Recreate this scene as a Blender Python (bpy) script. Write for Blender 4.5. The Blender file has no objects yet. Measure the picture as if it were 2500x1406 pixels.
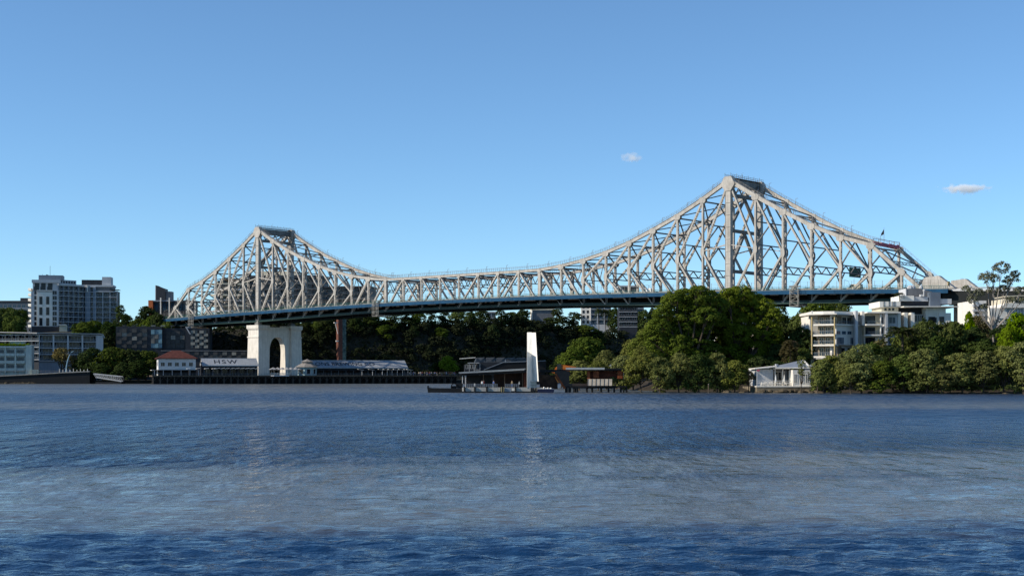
import bpy, math, random
import numpy as np
from mathutils import Vector, Matrix
R = math.radians
random.seed(7)
C = bpy.context.scene.collection
SC = bpy.context.scene

# ------------------------------------------------------------------ camera, world, sun, exposure
F, CX, HY, CAMZ = 3500.0, 1250.0, 914.0, 4.4      # focal length, centre and horizon measured on the 2500 px wide photo
cam = bpy.data.objects.new('camera', bpy.data.cameras.new('camera'))
C.objects.link(cam); SC.camera = cam
cam.location = (0, 0, CAMZ); cam.rotation_euler = (R(90), 0, 0)
cam.data.sensor_width = 36; cam.data.lens = 36 * F / 2500
cam.data.shift_y = (HY - 703) / 2500
cam.data.clip_start = 0.5; cam.data.clip_end = 30000

SUN_EL = R(31)
SH = Vector((-.97, -.24, 0)).normalized()            # horizontal direction towards the sun
SV = Vector((SH.x * math.cos(SUN_EL), SH.y * math.cos(SUN_EL), math.sin(SUN_EL)))
w = bpy.data.worlds.new('World'); SC.world = w; w.use_nodes = True
nt = w.node_tree; bg = nt.nodes['Background']
sky = nt.nodes.new('ShaderNodeTexSky'); sky.sky_type = 'NISHITA'; sky.sun_disc = False
sky.sun_elevation = SUN_EL; sky.sun_rotation = math.atan2(SH.x, SH.y)
sky.altitude = 2600; sky.air_density = 1.05; sky.dust_density = 0.0; sky.ozone_density = 6.0
wb = nt.nodes.new('ShaderNodeMix'); wb.data_type = 'RGBA'; wb.blend_type = 'MULTIPLY'; wb.inputs[0].default_value = 1; wb.inputs[7].default_value = (.96, 1.03, .97, 1)
nt.links.new(sky.outputs[0], wb.inputs[6]); nt.links.new(wb.outputs[2], bg.inputs[0]); bg.inputs[1].default_value = 0.15
sun = bpy.data.objects.new('sun', bpy.data.lights.new('sun', 'SUN')); C.objects.link(sun)
sun.data.energy = 5.0; sun.data.angle = R(.5); sun.data.color = (1, .9, .76)
sun.rotation_euler = SV.to_track_quat('Z', 'Y').to_euler(); sun.location = (0, 0, 200)
SC.view_settings.view_transform = 'Standard'; SC.view_settings.look = 'None'
SC.view_settings.exposure = 0.15; SC.view_settings.gamma = 1
SC.render.engine = 'CYCLES'
SC.cycles.max_bounces = 6; SC.cycles.transparent_max_bounces = 12; SC.cycles.volume_bounces = 6
SC.cycles.use_denoising = True; SC.cycles.denoising_input_passes = 'RGB_ALBEDO_NORMAL'; SC.cycles.denoising_prefilter = 'NONE'

def PX(x, Y): return (x - CX) / F * Y
def PZ(y, Y): return CAMZ + (HY - y) / F * Y
def PT(x, y, Y): return Vector((PX(x, Y), Y, PZ(y, Y)))

# ------------------------------------------------------------------ materials
MATS = {}
def mat(name, col, rough=.6, var=.12, scale=.6, metal=0, bump=0, stretch=(1, 1, 1), spec=.2, dark=None, streak=0):
    if name in MATS: return MATS[name]
    m = bpy.data.materials.new(name); m.use_nodes = True; MATS[name] = m
    n = m.node_tree.nodes; l = m.node_tree.links; b = n['Principled BSDF']
    b.inputs['Roughness'].default_value = rough; b.inputs['Metallic'].default_value = metal
    b.inputs['Specular IOR Level'].default_value = spec
    tc = n.new('ShaderNodeTexCoord'); mp = n.new('ShaderNodeMapping'); mp.inputs['Scale'].default_value = stretch
    l.new(tc.outputs['Object'], mp.inputs[0])
    no = n.new('ShaderNodeTexNoise'); no.inputs['Scale'].default_value = scale; no.inputs['Detail'].default_value = 5
    no.inputs['Roughness'].default_value = .65
    l.new(mp.outputs[0], no.inputs['Vector'])
    rp = n.new('ShaderNodeValToRGB')
    d = dark if dark else tuple(c * (1 - var * 1.6) for c in col)
    rp.color_ramp.elements[0].position = .32; rp.color_ramp.elements[0].color = (*d, 1)
    rp.color_ramp.elements[1].position = .68; rp.color_ramp.elements[1].color = (*[min(1, c * (1 + var * .6)) for c in col], 1)
    l.new(no.outputs[0], rp.inputs[0]); out = rp.outputs[0]
    if streak:
        mp2 = n.new('ShaderNodeMapping'); mp2.inputs['Scale'].default_value = (1.6, 1.6, .12)
        l.new(tc.outputs['Object'], mp2.inputs[0])
        n2 = n.new('ShaderNodeTexNoise'); n2.inputs['Scale'].default_value = 1.1; n2.inputs['Detail'].default_value = 4
        l.new(mp2.outputs[0], n2.inputs['Vector'])
        r2 = n.new('ShaderNodeValToRGB'); r2.color_ramp.elements[0].position = .35; r2.color_ramp.elements[1].position = .6
        r2.color_ramp.elements[0].color = (1 - streak, 1 - streak * 1.05, 1 - streak * 1.15, 1); r2.color_ramp.elements[1].color = (1, 1, 1, 1)
        l.new(n2.outputs[0], r2.inputs[0])
        mx = n.new('ShaderNodeMix'); mx.data_type = 'RGBA'; mx.blend_type = 'MULTIPLY'; mx.inputs[0].default_value = 1
        l.new(out, mx.inputs[6]); l.new(r2.outputs[0], mx.inputs[7]); out = mx.outputs[2]
    l.new(out, b.inputs['Base Color'])
    if bump:
        bp = n.new('ShaderNodeBump'); bp.inputs['Strength'].default_value = bump; bp.inputs['Distance'].default_value = .1
        l.new(no.outputs[0], bp.inputs['Height']); l.new(bp.outputs[0], b.inputs['Normal'])
    return m

steel = mat('bridge_grey_paint', (.46, .435, .395), .65, .16, .35, streak=.22)
steel_dk = mat('bridge_shade_toned_steel', (.2, .195, .185), .6, .2, .4, streak=.25)  # darker copy of the bridge paint; shading of inner members put into it
greenp = mat('bridge_green_paint', (.018, .05, .045), .5, .2, .5)
greenr = mat('railing_green', (.035, .12, .1), .5, .2, .8)
bluep = mat('utility_pipe_blue', (.003, .055, .125), .7, .25, .25, stretch=(1, 1, 1))
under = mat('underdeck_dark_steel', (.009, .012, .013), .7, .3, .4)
asph = mat('asphalt', (.05, .05, .052), .9, .15, 2)
conc = mat('pale_concrete', (.74, .69, .61), .85, .1, .3, streak=.15, bump=.1)
conc_g = mat('grey_concrete', (.34, .33, .3), .85, .15, .5, streak=.25)
white = mat('white_render', (.74, .71, .64), .7, .05, .3, streak=.08)
white_c = mat('shade_greyed_cool_white', (.5, .51, .52), .7, .06, .3, streak=.1)  # cool white lowered towards grey, so shade is part of the colour
cream = mat('cream_render', (.6, .55, .42), .7, .08, .4, streak=.1)
grey_b = mat('mid_grey_render', (.17, .175, .185), .7, .1, .4, streak=.15)
slate = mat('shade_darkened_grey_cladding', (.03, .034, .042), .55, .15, .5)  # dark cladding, lowered further so the colour itself carries black shade
blueg = mat('blue_grey_render', (.22, .26, .31), .65, .1, .4, streak=.12)
paleg = mat('pale_green_render', (.42, .5, .48), .7, .1, .4, streak=.15)
black = mat('near_black_metal', (.012, .013, .015), .6, .2, 1)
rust = mat('rusty_red_steel', (.13, .035, .018), .75, .35, .8, dark=(.04, .015, .01))
redroof = mat('red_tile_roof', (.1, .032, .024), .85, .3, .7, stretch=(1, 1, 4), bump=.3)
tin = mat('corrugated_tin_roof', (.36, .38, .4), .45, .1, .4, metal=.3, stretch=(1, 1, 1))
navy = mat('navy_letter_paint', (.02, .025, .035), .7, .2, 1)
brick = mat('red_brick', (.16, .065, .045), .9, .3, 1.2, dark=(.07, .035, .03))
mural = mat('painted_mural', (.12, .17, .15), .8, .5, .8, dark=(.03, .05, .05))
orange = mat('orange_machine_paint', (.55, .16, .03), .5, .2, 1)
redp = mat('red_pink_sheeting', (.5, .12, .15), .7, .2, .4, dark=(.35, .07, .1))
wood = mat('weathered_timber', (.13, .1, .07), .9, .3, .6, dark=(.05, .04, .03))
roadg = mat('road_sign_green', (.008, .1, .07), .5, .1, 1)
canvas = mat('white_canvas', (.7, .7, .68), .8, .06, 1)
bark = mat('tree_bark', (.09, .07, .05), .95, .3, 1.5, dark=(.03, .025, .02))
palebark = mat('pale_gum_bark', (.34, .31, .27), .9, .25, .7, dark=(.16, .13, .11))
rock = mat('rock_and_mud', (.12, .095, .06), .95, .4, .5, dark=(.04, .032, .022), bump=.6)

def glass(name, col, rough=.08):
    if name in MATS: return MATS[name]
    m = mat(name, col, rough, .35, .35); m.node_tree.nodes['Principled BSDF'].inputs['Specular IOR Level'].default_value = .25
    return m
wglass = glass('dark_window_glass', (.018, .022, .03))
bglass = glass('blue_window_glass', (.03, .07, .11))
balg = glass('balustrade_glass', (.1, .14, .18), .15); balg.node_tree.nodes['Principled BSDF'].inputs['Alpha'].default_value = .22

def leafmat(name, a, b, trans=.25, scale=.12):
    m = bpy.data.materials.new(name); m.use_nodes = True
    n = m.node_tree.nodes; l = m.node_tree.links
    out = n['Material Output']; n.remove(n['Principled BSDF'])
    g = n.new('ShaderNodeNewGeometry'); tc = n.new('ShaderNodeTexCoord')
    no = n.new('ShaderNodeTexNoise'); no.inputs['Scale'].default_value = scale; no.inputs['Detail'].default_value = 3
    l.new(tc.outputs['Object'], no.inputs['Vector'])
    ad = n.new('ShaderNodeMath'); ad.operation = 'MULTIPLY_ADD'; ad.inputs[1].default_value = .5; 
    l.new(g.outputs['Random Per Island'], ad.inputs[0])
    sb = n.new('ShaderNodeMath'); sb.operation = 'MULTIPLY_ADD'; sb.inputs[1].default_value = 1.6; sb.inputs[2].default_value = -.55
    l.new(no.outputs[0], sb.inputs[0]); l.new(sb.outputs[0], ad.inputs[2])
    rp = n.new('ShaderNodeValToRGB'); rp.color_ramp.elements[0].position = .05; rp.color_ramp.elements[1].position = .95
    rp.color_ramp.elements[0].color = (*a, 1); rp.color_ramp.elements[1].color = (*b, 1)
    l.new(ad.outputs[0], rp.inputs[0])
    oi = n.new('ShaderNodeObjectInfo'); hs = n.new('ShaderNodeHueSaturation'); l.new(rp.outputs[0], hs.inputs['Color'])
    for sock, lo, hi, k in (('Hue', .488, .508, 1.0), ('Value', .82, 1.18, 7.31), ('Saturation', .92, 1.12, 3.77)):
        q1 = n.new('ShaderNodeMath'); q1.operation = 'MULTIPLY'; q1.inputs[1].default_value = k; l.new(oi.outputs['Random'], q1.inputs[0])
        q2 = n.new('ShaderNodeMath'); q2.operation = 'FRACT'; l.new(q1.outputs[0], q2.inputs[0])
        q3 = n.new('ShaderNodeMath'); q3.operation = 'MULTIPLY_ADD'; q3.inputs[1].default_value = hi - lo; q3.inputs[2].default_value = lo; l.new(q2.outputs[0], q3.inputs[0]); l.new(q3.outputs[0], hs.inputs[sock])
    rp = hs
    df = n.new('ShaderNodeBsdfDiffuse'); tr = n.new('ShaderNodeBsdfTranslucent'); mx = n.new('ShaderNodeMixShader')
    mx.inputs[0].default_value = trans
    l.new(rp.outputs[0], df.inputs[0]); l.new(rp.outputs[0], tr.inputs[0])
    l.new(df.outputs[0], mx.inputs[1]); l.new(tr.outputs[0], mx.inputs[2]); l.new(mx.outputs[0], out.inputs[0])
    return m
L_fig = leafmat('fig_leaves', (.042, .066, .013), (.165, .195, .04), .25)
L_mang = leafmat('mangrove_leaves', (.055, .07, .018), (.21, .225, .065), .24)
L_round = leafmat('round_tree_leaves', (.035, .06, .012), (.12, .15, .035), .22)
L_dark = leafmat('dark_tree_leaves', (.018, .032, .01), (.06, .08, .025), .15)
L_lime = leafmat('lime_leaves', (.09, .14, .01), (.2, .28, .03), .35)
L_gum = leafmat('gum_leaves', (.08, .09, .055), (.21, .22, .13), .25)
L_palm = leafmat('palm_leaves', (.035, .06, .02), (.11, .14, .05), .25)
L_brown = leafmat('brown_dry_leaves', (.06, .055, .024), (.2, .17, .07), .2)
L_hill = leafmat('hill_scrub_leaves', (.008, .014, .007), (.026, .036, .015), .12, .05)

# ------------------------------------------------------------------ mesh collector
class MB:
    def __init__(s): s.v = []; s.f = []; s.m = []; s.k = 0
    def add(s, vs, fs):
        o = len(s.v); s.v += [tuple(a) for a in vs]; s.f += [tuple(o + i for i in f) for f in fs]; s.m += [s.k] * len(fs); return s
    def box(s, x0, x1, y0, y1, z0, z1):
        return s.add([(x0, y0, z0), (x1, y0, z0), (x1, y1, z0), (x0, y1, z0), (x0, y0, z1), (x1, y0, z1), (x1, y1, z1), (x0, y1, z1)],
                     [(0, 3, 2, 1), (4, 5, 6, 7), (0, 1, 5, 4), (1, 2, 6, 5), (2, 3, 7, 6), (3, 0, 4, 7)])
    def beam(s, p, q, a, b, up=(0, 0, 1)):
        p = Vector(p); q = Vector(q); d = q - p
        if d.length < 1e-6: return s
        d.normalize(); up = Vector(up)
        if abs(d.dot(up)) > .98: up = Vector((0, 1, 0)) if abs(d.y) < .9 else Vector((1, 0, 0))
        sd = d.cross(up).normalized(); u = sd.cross(d)
        vs = []
        for e in (p, q):
            for sa, sb in ((-1, -1), (1, -1), (1, 1), (-1, 1)): vs.append(e + sd * (sa * a / 2) + u * (sb * b / 2))
        return s.add(vs, [(0, 3, 2, 1), (4, 5, 6, 7), (0, 1, 5, 4), (1, 2, 6, 5), (2, 3, 7, 6), (3, 0, 4, 7)])
    def tube(s, pts, rs, n=6):
        vs = []; fs = []
        pts = [Vector(p) for p in pts]
        for i, p in enumerate(pts):
            d = (pts[min(i + 1, len(pts) - 1)] - pts[max(i - 1, 0)]).normalized()
            a = d.cross(Vector((0, 0, 1)) if abs(d.z) < .9 else Vector((1, 0, 0))).normalized(); b = d.cross(a)
            r = rs[i] if isinstance(rs, (list, tuple)) else rs
            for k in range(n):
                t = 2 * math.pi * k / n; vs.append(p + a * (math.cos(t) * r) + b * (math.sin(t) * r))
        for i in range(len(pts) - 1):
            for k in range(n):
                k2 = (k + 1) % n; fs.append((i * n + k, i * n + k2, (i + 1) * n + k2, (i + 1) * n + k))
        fs.append(tuple(range(n))[::-1]); fs.append(tuple((len(pts) - 1) * n + k for k in range(n)))
        return s.add(vs, fs)
    def prism(s, poly, ax, t0, t1):
        # poly: list of 2D points; ax: 'x','y' or 'z' extrusion axis
        def P(a, b, t): return {'x': (t, a, b), 'y': (a, t, b), 'z': (a, b, t)}[ax]
        n = len(poly)
        vs = [P(a, b, t0) for a, b in poly] + [P(a, b, t1) for a, b in poly]
        fs = [tuple(range(n)), tuple(range(2 * n - 1, n - 1, -1))] + [(i, n + i, n + (i + 1) % n, (i + 1) % n) for i in range(n)]
        return s.add(vs, fs)
    def lathe(s, c, prof, n=12):
        vs = []; fs = []
        for r, z in prof:
            for k in range(n):
                t = 2 * math.pi * k / n; vs.append((c[0] + r * math.cos(t), c[1] + r * math.sin(t), c[2] + z))
        for i in range(len(prof) - 1):
            for k in range(n):
                k2 = (k + 1) % n; fs.append((i * n + k, i * n + k2, (i + 1) * n + k2, (i + 1) * n + k))
        fs.append(tuple(range(n))[::-1]); fs.append(tuple((len(prof) - 1) * n + k for k in range(n)))
        return s.add(vs, fs)
    def build(s, name, m, parent=None, smooth=False, fix=True):
        me = bpy.data.meshes.new(name); me.from_pydata(s.v, [], s.f)
        ms = m if isinstance(m, (list, tuple)) else [m]
        for x in ms: me.materials.append(x)
        if len(ms) > 1: me.polygons.foreach_set('material_index', s.m)
        if fix and len(s.f) < 60000:
            import bmesh
            bm = bmesh.new(); bm.from_mesh(me); bmesh.ops.recalc_face_normals(bm, faces=bm.faces); bm.to_mesh(me); bm.free()
        if smooth: me.polygons.foreach_set('use_smooth', [True] * len(me.polygons))
        me.update(); o = bpy.data.objects.new(name, me); C.objects.link(o)
        if parent: o.parent = parent
        return o
def tag(o, label=None, cat=None, group=None, kind=None):
    if label: o['label'] = label
    if cat: o['category'] = cat
    if group: o['group'] = group
    if kind: o['kind'] = kind
    return o
def thing(name, label, cat, loc=(0, 0, 0), rz=0, group=None):
    o = bpy.data.objects.new(name, None); C.objects.link(o); o.empty_display_size = .5
    o.location = loc; o.rotation_euler = (0, 0, rz); return tag(o, label, cat, group)
def kids(o): return [c for c in bpy.data.objects if c.parent == o]
def dup(o, loc=None, rz=None, label=None, group=None, sc=None, parent=None, tree=None):
    if tree is None: tree = (o, [(c, kids(c)) for c in kids(o)])
    r = o.copy(); C.objects.link(r)
    if loc is not None: r.location = loc
    if rz is not None: r.rotation_euler = (0, 0, rz)
    if sc is not None: r.scale = sc
    if label: r['label'] = label
    if group: r['group'] = group
    for c, gs in tree[1]:
        d = c.copy(); C.objects.link(d); d.parent = r
        for g in gs:
            e = g.copy(); C.objects.link(e); e.parent = d
    return r
def linked(name, src, parent, loc=(0, 0, 0), rz=0, sc=(1, 1, 1)):
    o = bpy.data.objects.new(name, src.data); C.objects.link(o); o.parent = parent; o.location = loc; o.rotation_euler = (0, 0, rz); o.scale = sc
    return o

# ------------------------------------------------------------------ water
def build_water():
    rng = np.random.RandomState(3)
    ys = [24.0]
    while ys[-1] < 760:
        y = ys[-1]; ys.append(y + max(.11, y * y / (1433 * CAMZ) * .8) if y < 260 else y + 12)
    ys = np.array(ys); nc = 760
    u = np.linspace(-1, 1, nc)
    Yg = np.repeat(ys[:, None], nc, 1); u = np.sign(u) * np.abs(u) ** 1.25; Xg = u[None, :] * (Yg * .62 + 60)
    Z = np.zeros_like(Yg)
    def band(Y, X):
        w1 = 5 * np.sin(X * .021 + 1) + 3 * np.sin(X * .06)
        a = np.clip((43 + .3 * w1 - Y) / 9.0, 0, 1)
        lo = 74 + np.clip(X, -60, 60) * .35 + w1 * .7
        b = np.clip((Y - lo) / 9, 0, 1) * np.clip((182 + w1 - Y) / 12, 0, 1)
        return np.clip(a + b, 0, 1)
    M = band(Yg, Xg)
    for k in range(80):
        lam = math.exp(rng.uniform(math.log(.4), math.log(2.3)))
        th = rng.normal(1.3, .6)
        kx, ky = 2 * math.pi / lam * math.cos(th), 2 * math.pi / lam * math.sin(th)
        amp = .0038 * lam
        dy = np.maximum(.11, Yg * Yg / (1433 * CAMZ) * .8)
        fade = np.clip(lam / (2.6 * dy) - .6, 0, 1)
        Z += amp * fade * (.55 + .75 * M) * np.sin(kx * Xg + ky * Yg + rng.uniform(0, 6.28) + .6 * np.sin(.13 * Xg + rng.uniform(0, 6)) )
    Z *= np.clip((1 - np.abs(u)) * 12, 0, 1)[None, :]
    # one continuous sheet: the rippled part is carried on, flat, to the horizon on every side
    Xg = np.hstack([np.full((len(ys), 1), -6000.), Xg, np.full((len(ys), 1), 6000.)]); Yg = np.hstack([Yg[:, :1], Yg, Yg[:, :1]]); Z = np.hstack([np.zeros((len(ys), 1)), Z, np.zeros((len(ys), 1))])
    Xg = np.vstack([Xg[:1], Xg, Xg[-1:]]); Yg = np.vstack([np.full((1, Yg.shape[1]), -600.), Yg, np.full((1, Yg.shape[1]), 6000.)]); Z = np.vstack([Z[:1] * 0, Z, Z[:1] * 0])
    n, m = Yg.shape
    V = np.stack([Xg.ravel(), Yg.ravel(), Z.ravel()], 1)
    idx = np.arange(n * m).reshape(n, m)
    Fq = np.stack([idx[:-1, :-1].ravel(), idx[:-1, 1:].ravel(), idx[1:, 1:].ravel(), idx[1:, :-1].ravel()], 1)
    me = bpy.data.meshes.new('water'); me.vertices.add(len(V)); me.vertices.foreach_set('co', V.ravel().astype(np.float32))
    me.loops.add(Fq.size); me.loops.foreach_set('vertex_index', Fq.ravel().astype(np.int32))
    me.polygons.add(len(Fq)); me.polygons.foreach_set('loop_start', np.arange(0, Fq.size, 4, dtype=np.int32))
    me.polygons.foreach_set('use_smooth', np.ones(len(Fq), bool)); me.update(); me.validate()
    o = bpy.data.objects.new('water', me); C.objects.link(o); tag(o, kind='structure')
    mt = bpy.data.materials.new('river_water'); mt.use_nodes = True; me.materials.append(mt)
    N = mt.node_tree.nodes; L = mt.node_tree.links; b = N['Principled BSDF']
    def math_(op, a, bb=None, c=None):
        x = N.new('ShaderNodeMath'); x.operation = op
        for i, v in enumerate((a, bb, c)):
            if v is None: continue
            if isinstance(v, (int, float)): x.inputs[i].default_value = v
            else: L.new(v, x.inputs[i])
        return x.outputs[0]
    def N_clamp(v):
        c = N.new('ShaderNodeClamp'); L.new(v, c.inputs[0]); return c.outputs[0]
    g = N.new('ShaderNodeNewGeometry'); sp = N.new('ShaderNodeSeparateXYZ'); L.new(g.outputs['Position'], sp.inputs[0])
    X, Y = sp.outputs[0], sp.outputs[1]
    def noise(sx, sy, scale, det=4, rough=.6, seed=0):
        mp = N.new('ShaderNodeMapping'); mp.inputs['Scale'].default_value = (sx, sy, 1); mp.inputs['Location'].default_value = (seed, seed * 2, 0)
        L.new(g.outputs['Position'], mp.inputs[0]); no = N.new('ShaderNodeTexNoise')
        no.inputs['Scale'].default_value = scale; no.inputs['Detail'].default_value = det; no.inputs['Roughness'].default_value = rough
        L.new(mp.outputs[0], no.inputs[0]); return no.outputs[0]
    wv = noise(.35, 1, .05, 4, .6, 3)                        # large wandering of the wind bands
    wc = math_('MULTIPLY_ADD', wv, 2.0, -1.0)
    def ss(val, lo, hi):
        r = N.new('ShaderNodeMapRange'); r.interpolation_type = 'SMOOTHSTEP'; L.new(val, r.inputs[0])
        r.inputs[1].default_value = lo; r.inputs[2].default_value = hi; return r.outputs[0]
    # near band (under 38 m), middle band (75..180 m, further out on the right), far band (200..300 m)
    ya = math_('MULTIPLY_ADD', wc, 12.0, Y)
    A = math_('SUBTRACT', 1.0, ss(ya, 34.0, 46.0))
    xc = N.new('ShaderNodeClamp'); L.new(X, xc.inputs[0]); xc.inputs[1].default_value = -70; xc.inputs[2].default_value = 70
    yb = math_('MULTIPLY_ADD', xc.outputs[0], -.32, math_('MULTIPLY_ADD', wc, 16.0, Y))
    Bm = math_('MULTIPLY', ss(yb, 68.0, 84.0), math_('SUBTRACT', 1.0, ss(math_('MULTIPLY_ADD', wc, 20.0, Y), 160.0, 205.0)))
    Cm = math_('MULTIPLY', ss(math_('MULTIPLY_ADD', wc, 26.0, Y), 190.0, 262.0), math_('SUBTRACT', 1.0, ss(Y, 300.0, 380.0)))
    patch = math_('MULTIPLY', ss(noise(.22, 1, .045, 3, .55, 17), .5, .62), .4)
    mask = math_('MAXIMUM', math_('MAXIMUM', A, Bm), math_('MAXIMUM', math_('MULTIPLY', Cm, .6), patch))
    chop = noise(.5, 1, .95, 5, .62, 1); swell = noise(.4, 1, .28, 4, .55, 5); rag = noise(.3, 1, .22, 5, .65, 21)
    streaks = noise(.18, 1, .12, 4, .65, 9)
    bp = N.new('ShaderNodeBump'); bp.inputs['Distance'].default_value = 1.0
    rg = math_('MULTIPLY_ADD', rag, 1.4, -.7)
    dash = noise(1, .26, .75, 3, .6, 31); dash2 = noise(1, .3, .3, 3, .6, 41)
    dd = math_('ADD', math_('MULTIPLY_ADD', dash, 2.2, -1.1), math_('MULTIPLY_ADD', dash2, 2.0, -1.0))
    far = ss(Y, 30.0, 90.0)
    mask = math_('ADD', mask, math_('MULTIPLY', rg, .55))
    mask = N_clamp(math_('MULTIPLY_ADD', math_('MULTIPLY', dd, far), math_('MULTIPLY_ADD', N_clamp(mask), .5, .28), mask))
    dsh_h = math_('MULTIPLY', math_('ADD', dash, math_('MULTIPLY', dash2, 2.0)), far)
    hgt = math_('ADD', math_('MULTIPLY', chop, WATER['chop']), math_('MULTIPLY_ADD', dsh_h, WATER['dash'], math_('MULTIPLY', swell, WATER['swell'])))
    st = math_('MULTIPLY_ADD', mask, WATER['b1'], WATER['b0']); L.new(st, bp.inputs['Strength'])
    L.new(hgt, bp.inputs['Height']); L.new(bp.outputs[0], b.inputs['Normal'])
    # body colour: muddy river in the slicks, the wind bands' blue sky reflection put into the colour
    rp = N.new('ShaderNodeValToRGB'); L.new(math_('MULTIPLY_ADD', streaks, .5, math_('MULTIPLY', mask, .9)), rp.inputs[0])
    rp.color_ramp.elements[0].position = .15; rp.color_ramp.elements[0].color = WATER['mud']
    rp.color_ramp.elements[1].position = .95; rp.color_ramp.elements[1].color = WATER['band_sky_blue']
    L.new(rp.outputs[0], b.inputs['Base Color'])
    L.new(math_('MULTIPLY_ADD', ss(Y, 50.0, 200.0), .25, WATER['rough']), b.inputs['Roughness']); b.inputs['IOR'].default_value = 1.33
    b.inputs['Specular IOR Level'].default_value = .5
WATER = dict(chop=.42, swell=.6, dash=1.9, b0=.4, b1=.6, mud=(.112, .112, .095, 1), band_sky_blue=(.005, .028, .08, 1), rough=.1)
build_water()

# ------------------------------------------------------------------ the bridge (local x runs along the near truss, y away from the camera)
TH = R(41.37); D = 11.737; W = 21.6
bridge = thing('cantilever_bridge', 'long grey steel truss bridge with two peaks and a blue edged deck', 'bridge',
               (-129.15, 729.63, 0), -TH)
BM = Matrix.Translation((-129.15, 729.63, 0)) @ Matrix.Rotation(-TH, 4, 'Z')
def BW(i, n, z): return BM @ Vector((i * D, n, z))
def zd(i): return 37.35 - .010 * (i - 11) ** 2
def zb(i):
    k = min(abs(i), abs(i - 24)); return zd(i) - 3.3 - 1.2 * max(0, 1 - k / 8)
cant = [78.0, 71.7, 66.1, 61.4, 57.1, 53.8, 51.3, 49.6, 48.5]; anch = [78.0, 71.0, 64.5, 58.4, 53.5, 50.0]
def zt(i):
    if i < 0: return anch[-i]
    if i > 24: return anch[i - 24]
    k = min(i, 24 - i); return cant[k] if k <= 8 else 48.4
mc = {1: 51.4, 2: 49.0, 3: 47.1, 4: 45.8, 5: 44.0, 6: 43.2}; ma = {1: 51.2, 2: 49.2, 3: 45.0, 4: 42.5, 5: 40.2}
def zm(i):
    if i < 0: return ma[-i]
    if i > 24: return ma[i - 24]
    return mc[min(i, 24 - i)]
def endz(i):   # end posts run from the last top joint down to the bottom chord
    if i == -6: return (zt(-5) + zb(-7)) / 2
    return (zt(29) + zb(31)) / 2
def member(mb, a, b, w, dep, y0, solid=False, cut=0):
    a = Vector((a[0], y0, a[1])); b = Vector((b[0], y0, b[1])); d = (b - a); Ln = d.length; d.normalize()
    a = a + d * cut; b = b - d * cut; Ln -= 2 * cut
    p = Vector((-d.z, 0, d.x))
    if solid:
        mb.beam(a, b, dep, w, p); return
    for s in (-1, 1):
        o = Vector((0, s * dep / 2, 0)); mb.beam(a + o, b + o, .12, w, p)
    n = max(3, int(Ln / (dep * 1.15)))
    for e in (-1, 1):
        off = p * (e * (w / 2 - .06))
        for k in range(n):
            q0 = a + d * (Ln * k / n) + off + Vector((0, (dep / 2) * (1 if k % 2 else -1), 0))
            q1 = a + d * (Ln * (k + 1) / n) + off + Vector((0, (dep / 2) * (-1 if k % 2 else 1), 0))
            mb.beam(q0, q1, .16, .06, p)
def gusset(mb, x, z, rx, rz, y0, dep, ang=0):
    if mb is None:
        q = MB(); gusset(q, x, z, rx, rz, y0, dep, ang); q.build('gusset_plate', steel, bridge); return
    ca, sa = math.cos(ang), math.sin(ang); pts = []
    for a, b in ((-1, -.45), (-.6, -1), (.6, -1), (1, -.45), (1, .45), (.6, 1), (-.6, 1), (-1, .45)):
        pts.append((x + a * rx * ca - b * rz * sa, z + a * rx * sa + b * rz * ca))
    for s in (-1, 1): mb.prism(pts, 'y', y0 + s * (dep / 2 + .03) - .05, y0 + s * (dep / 2 + .03) + .05)
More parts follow.
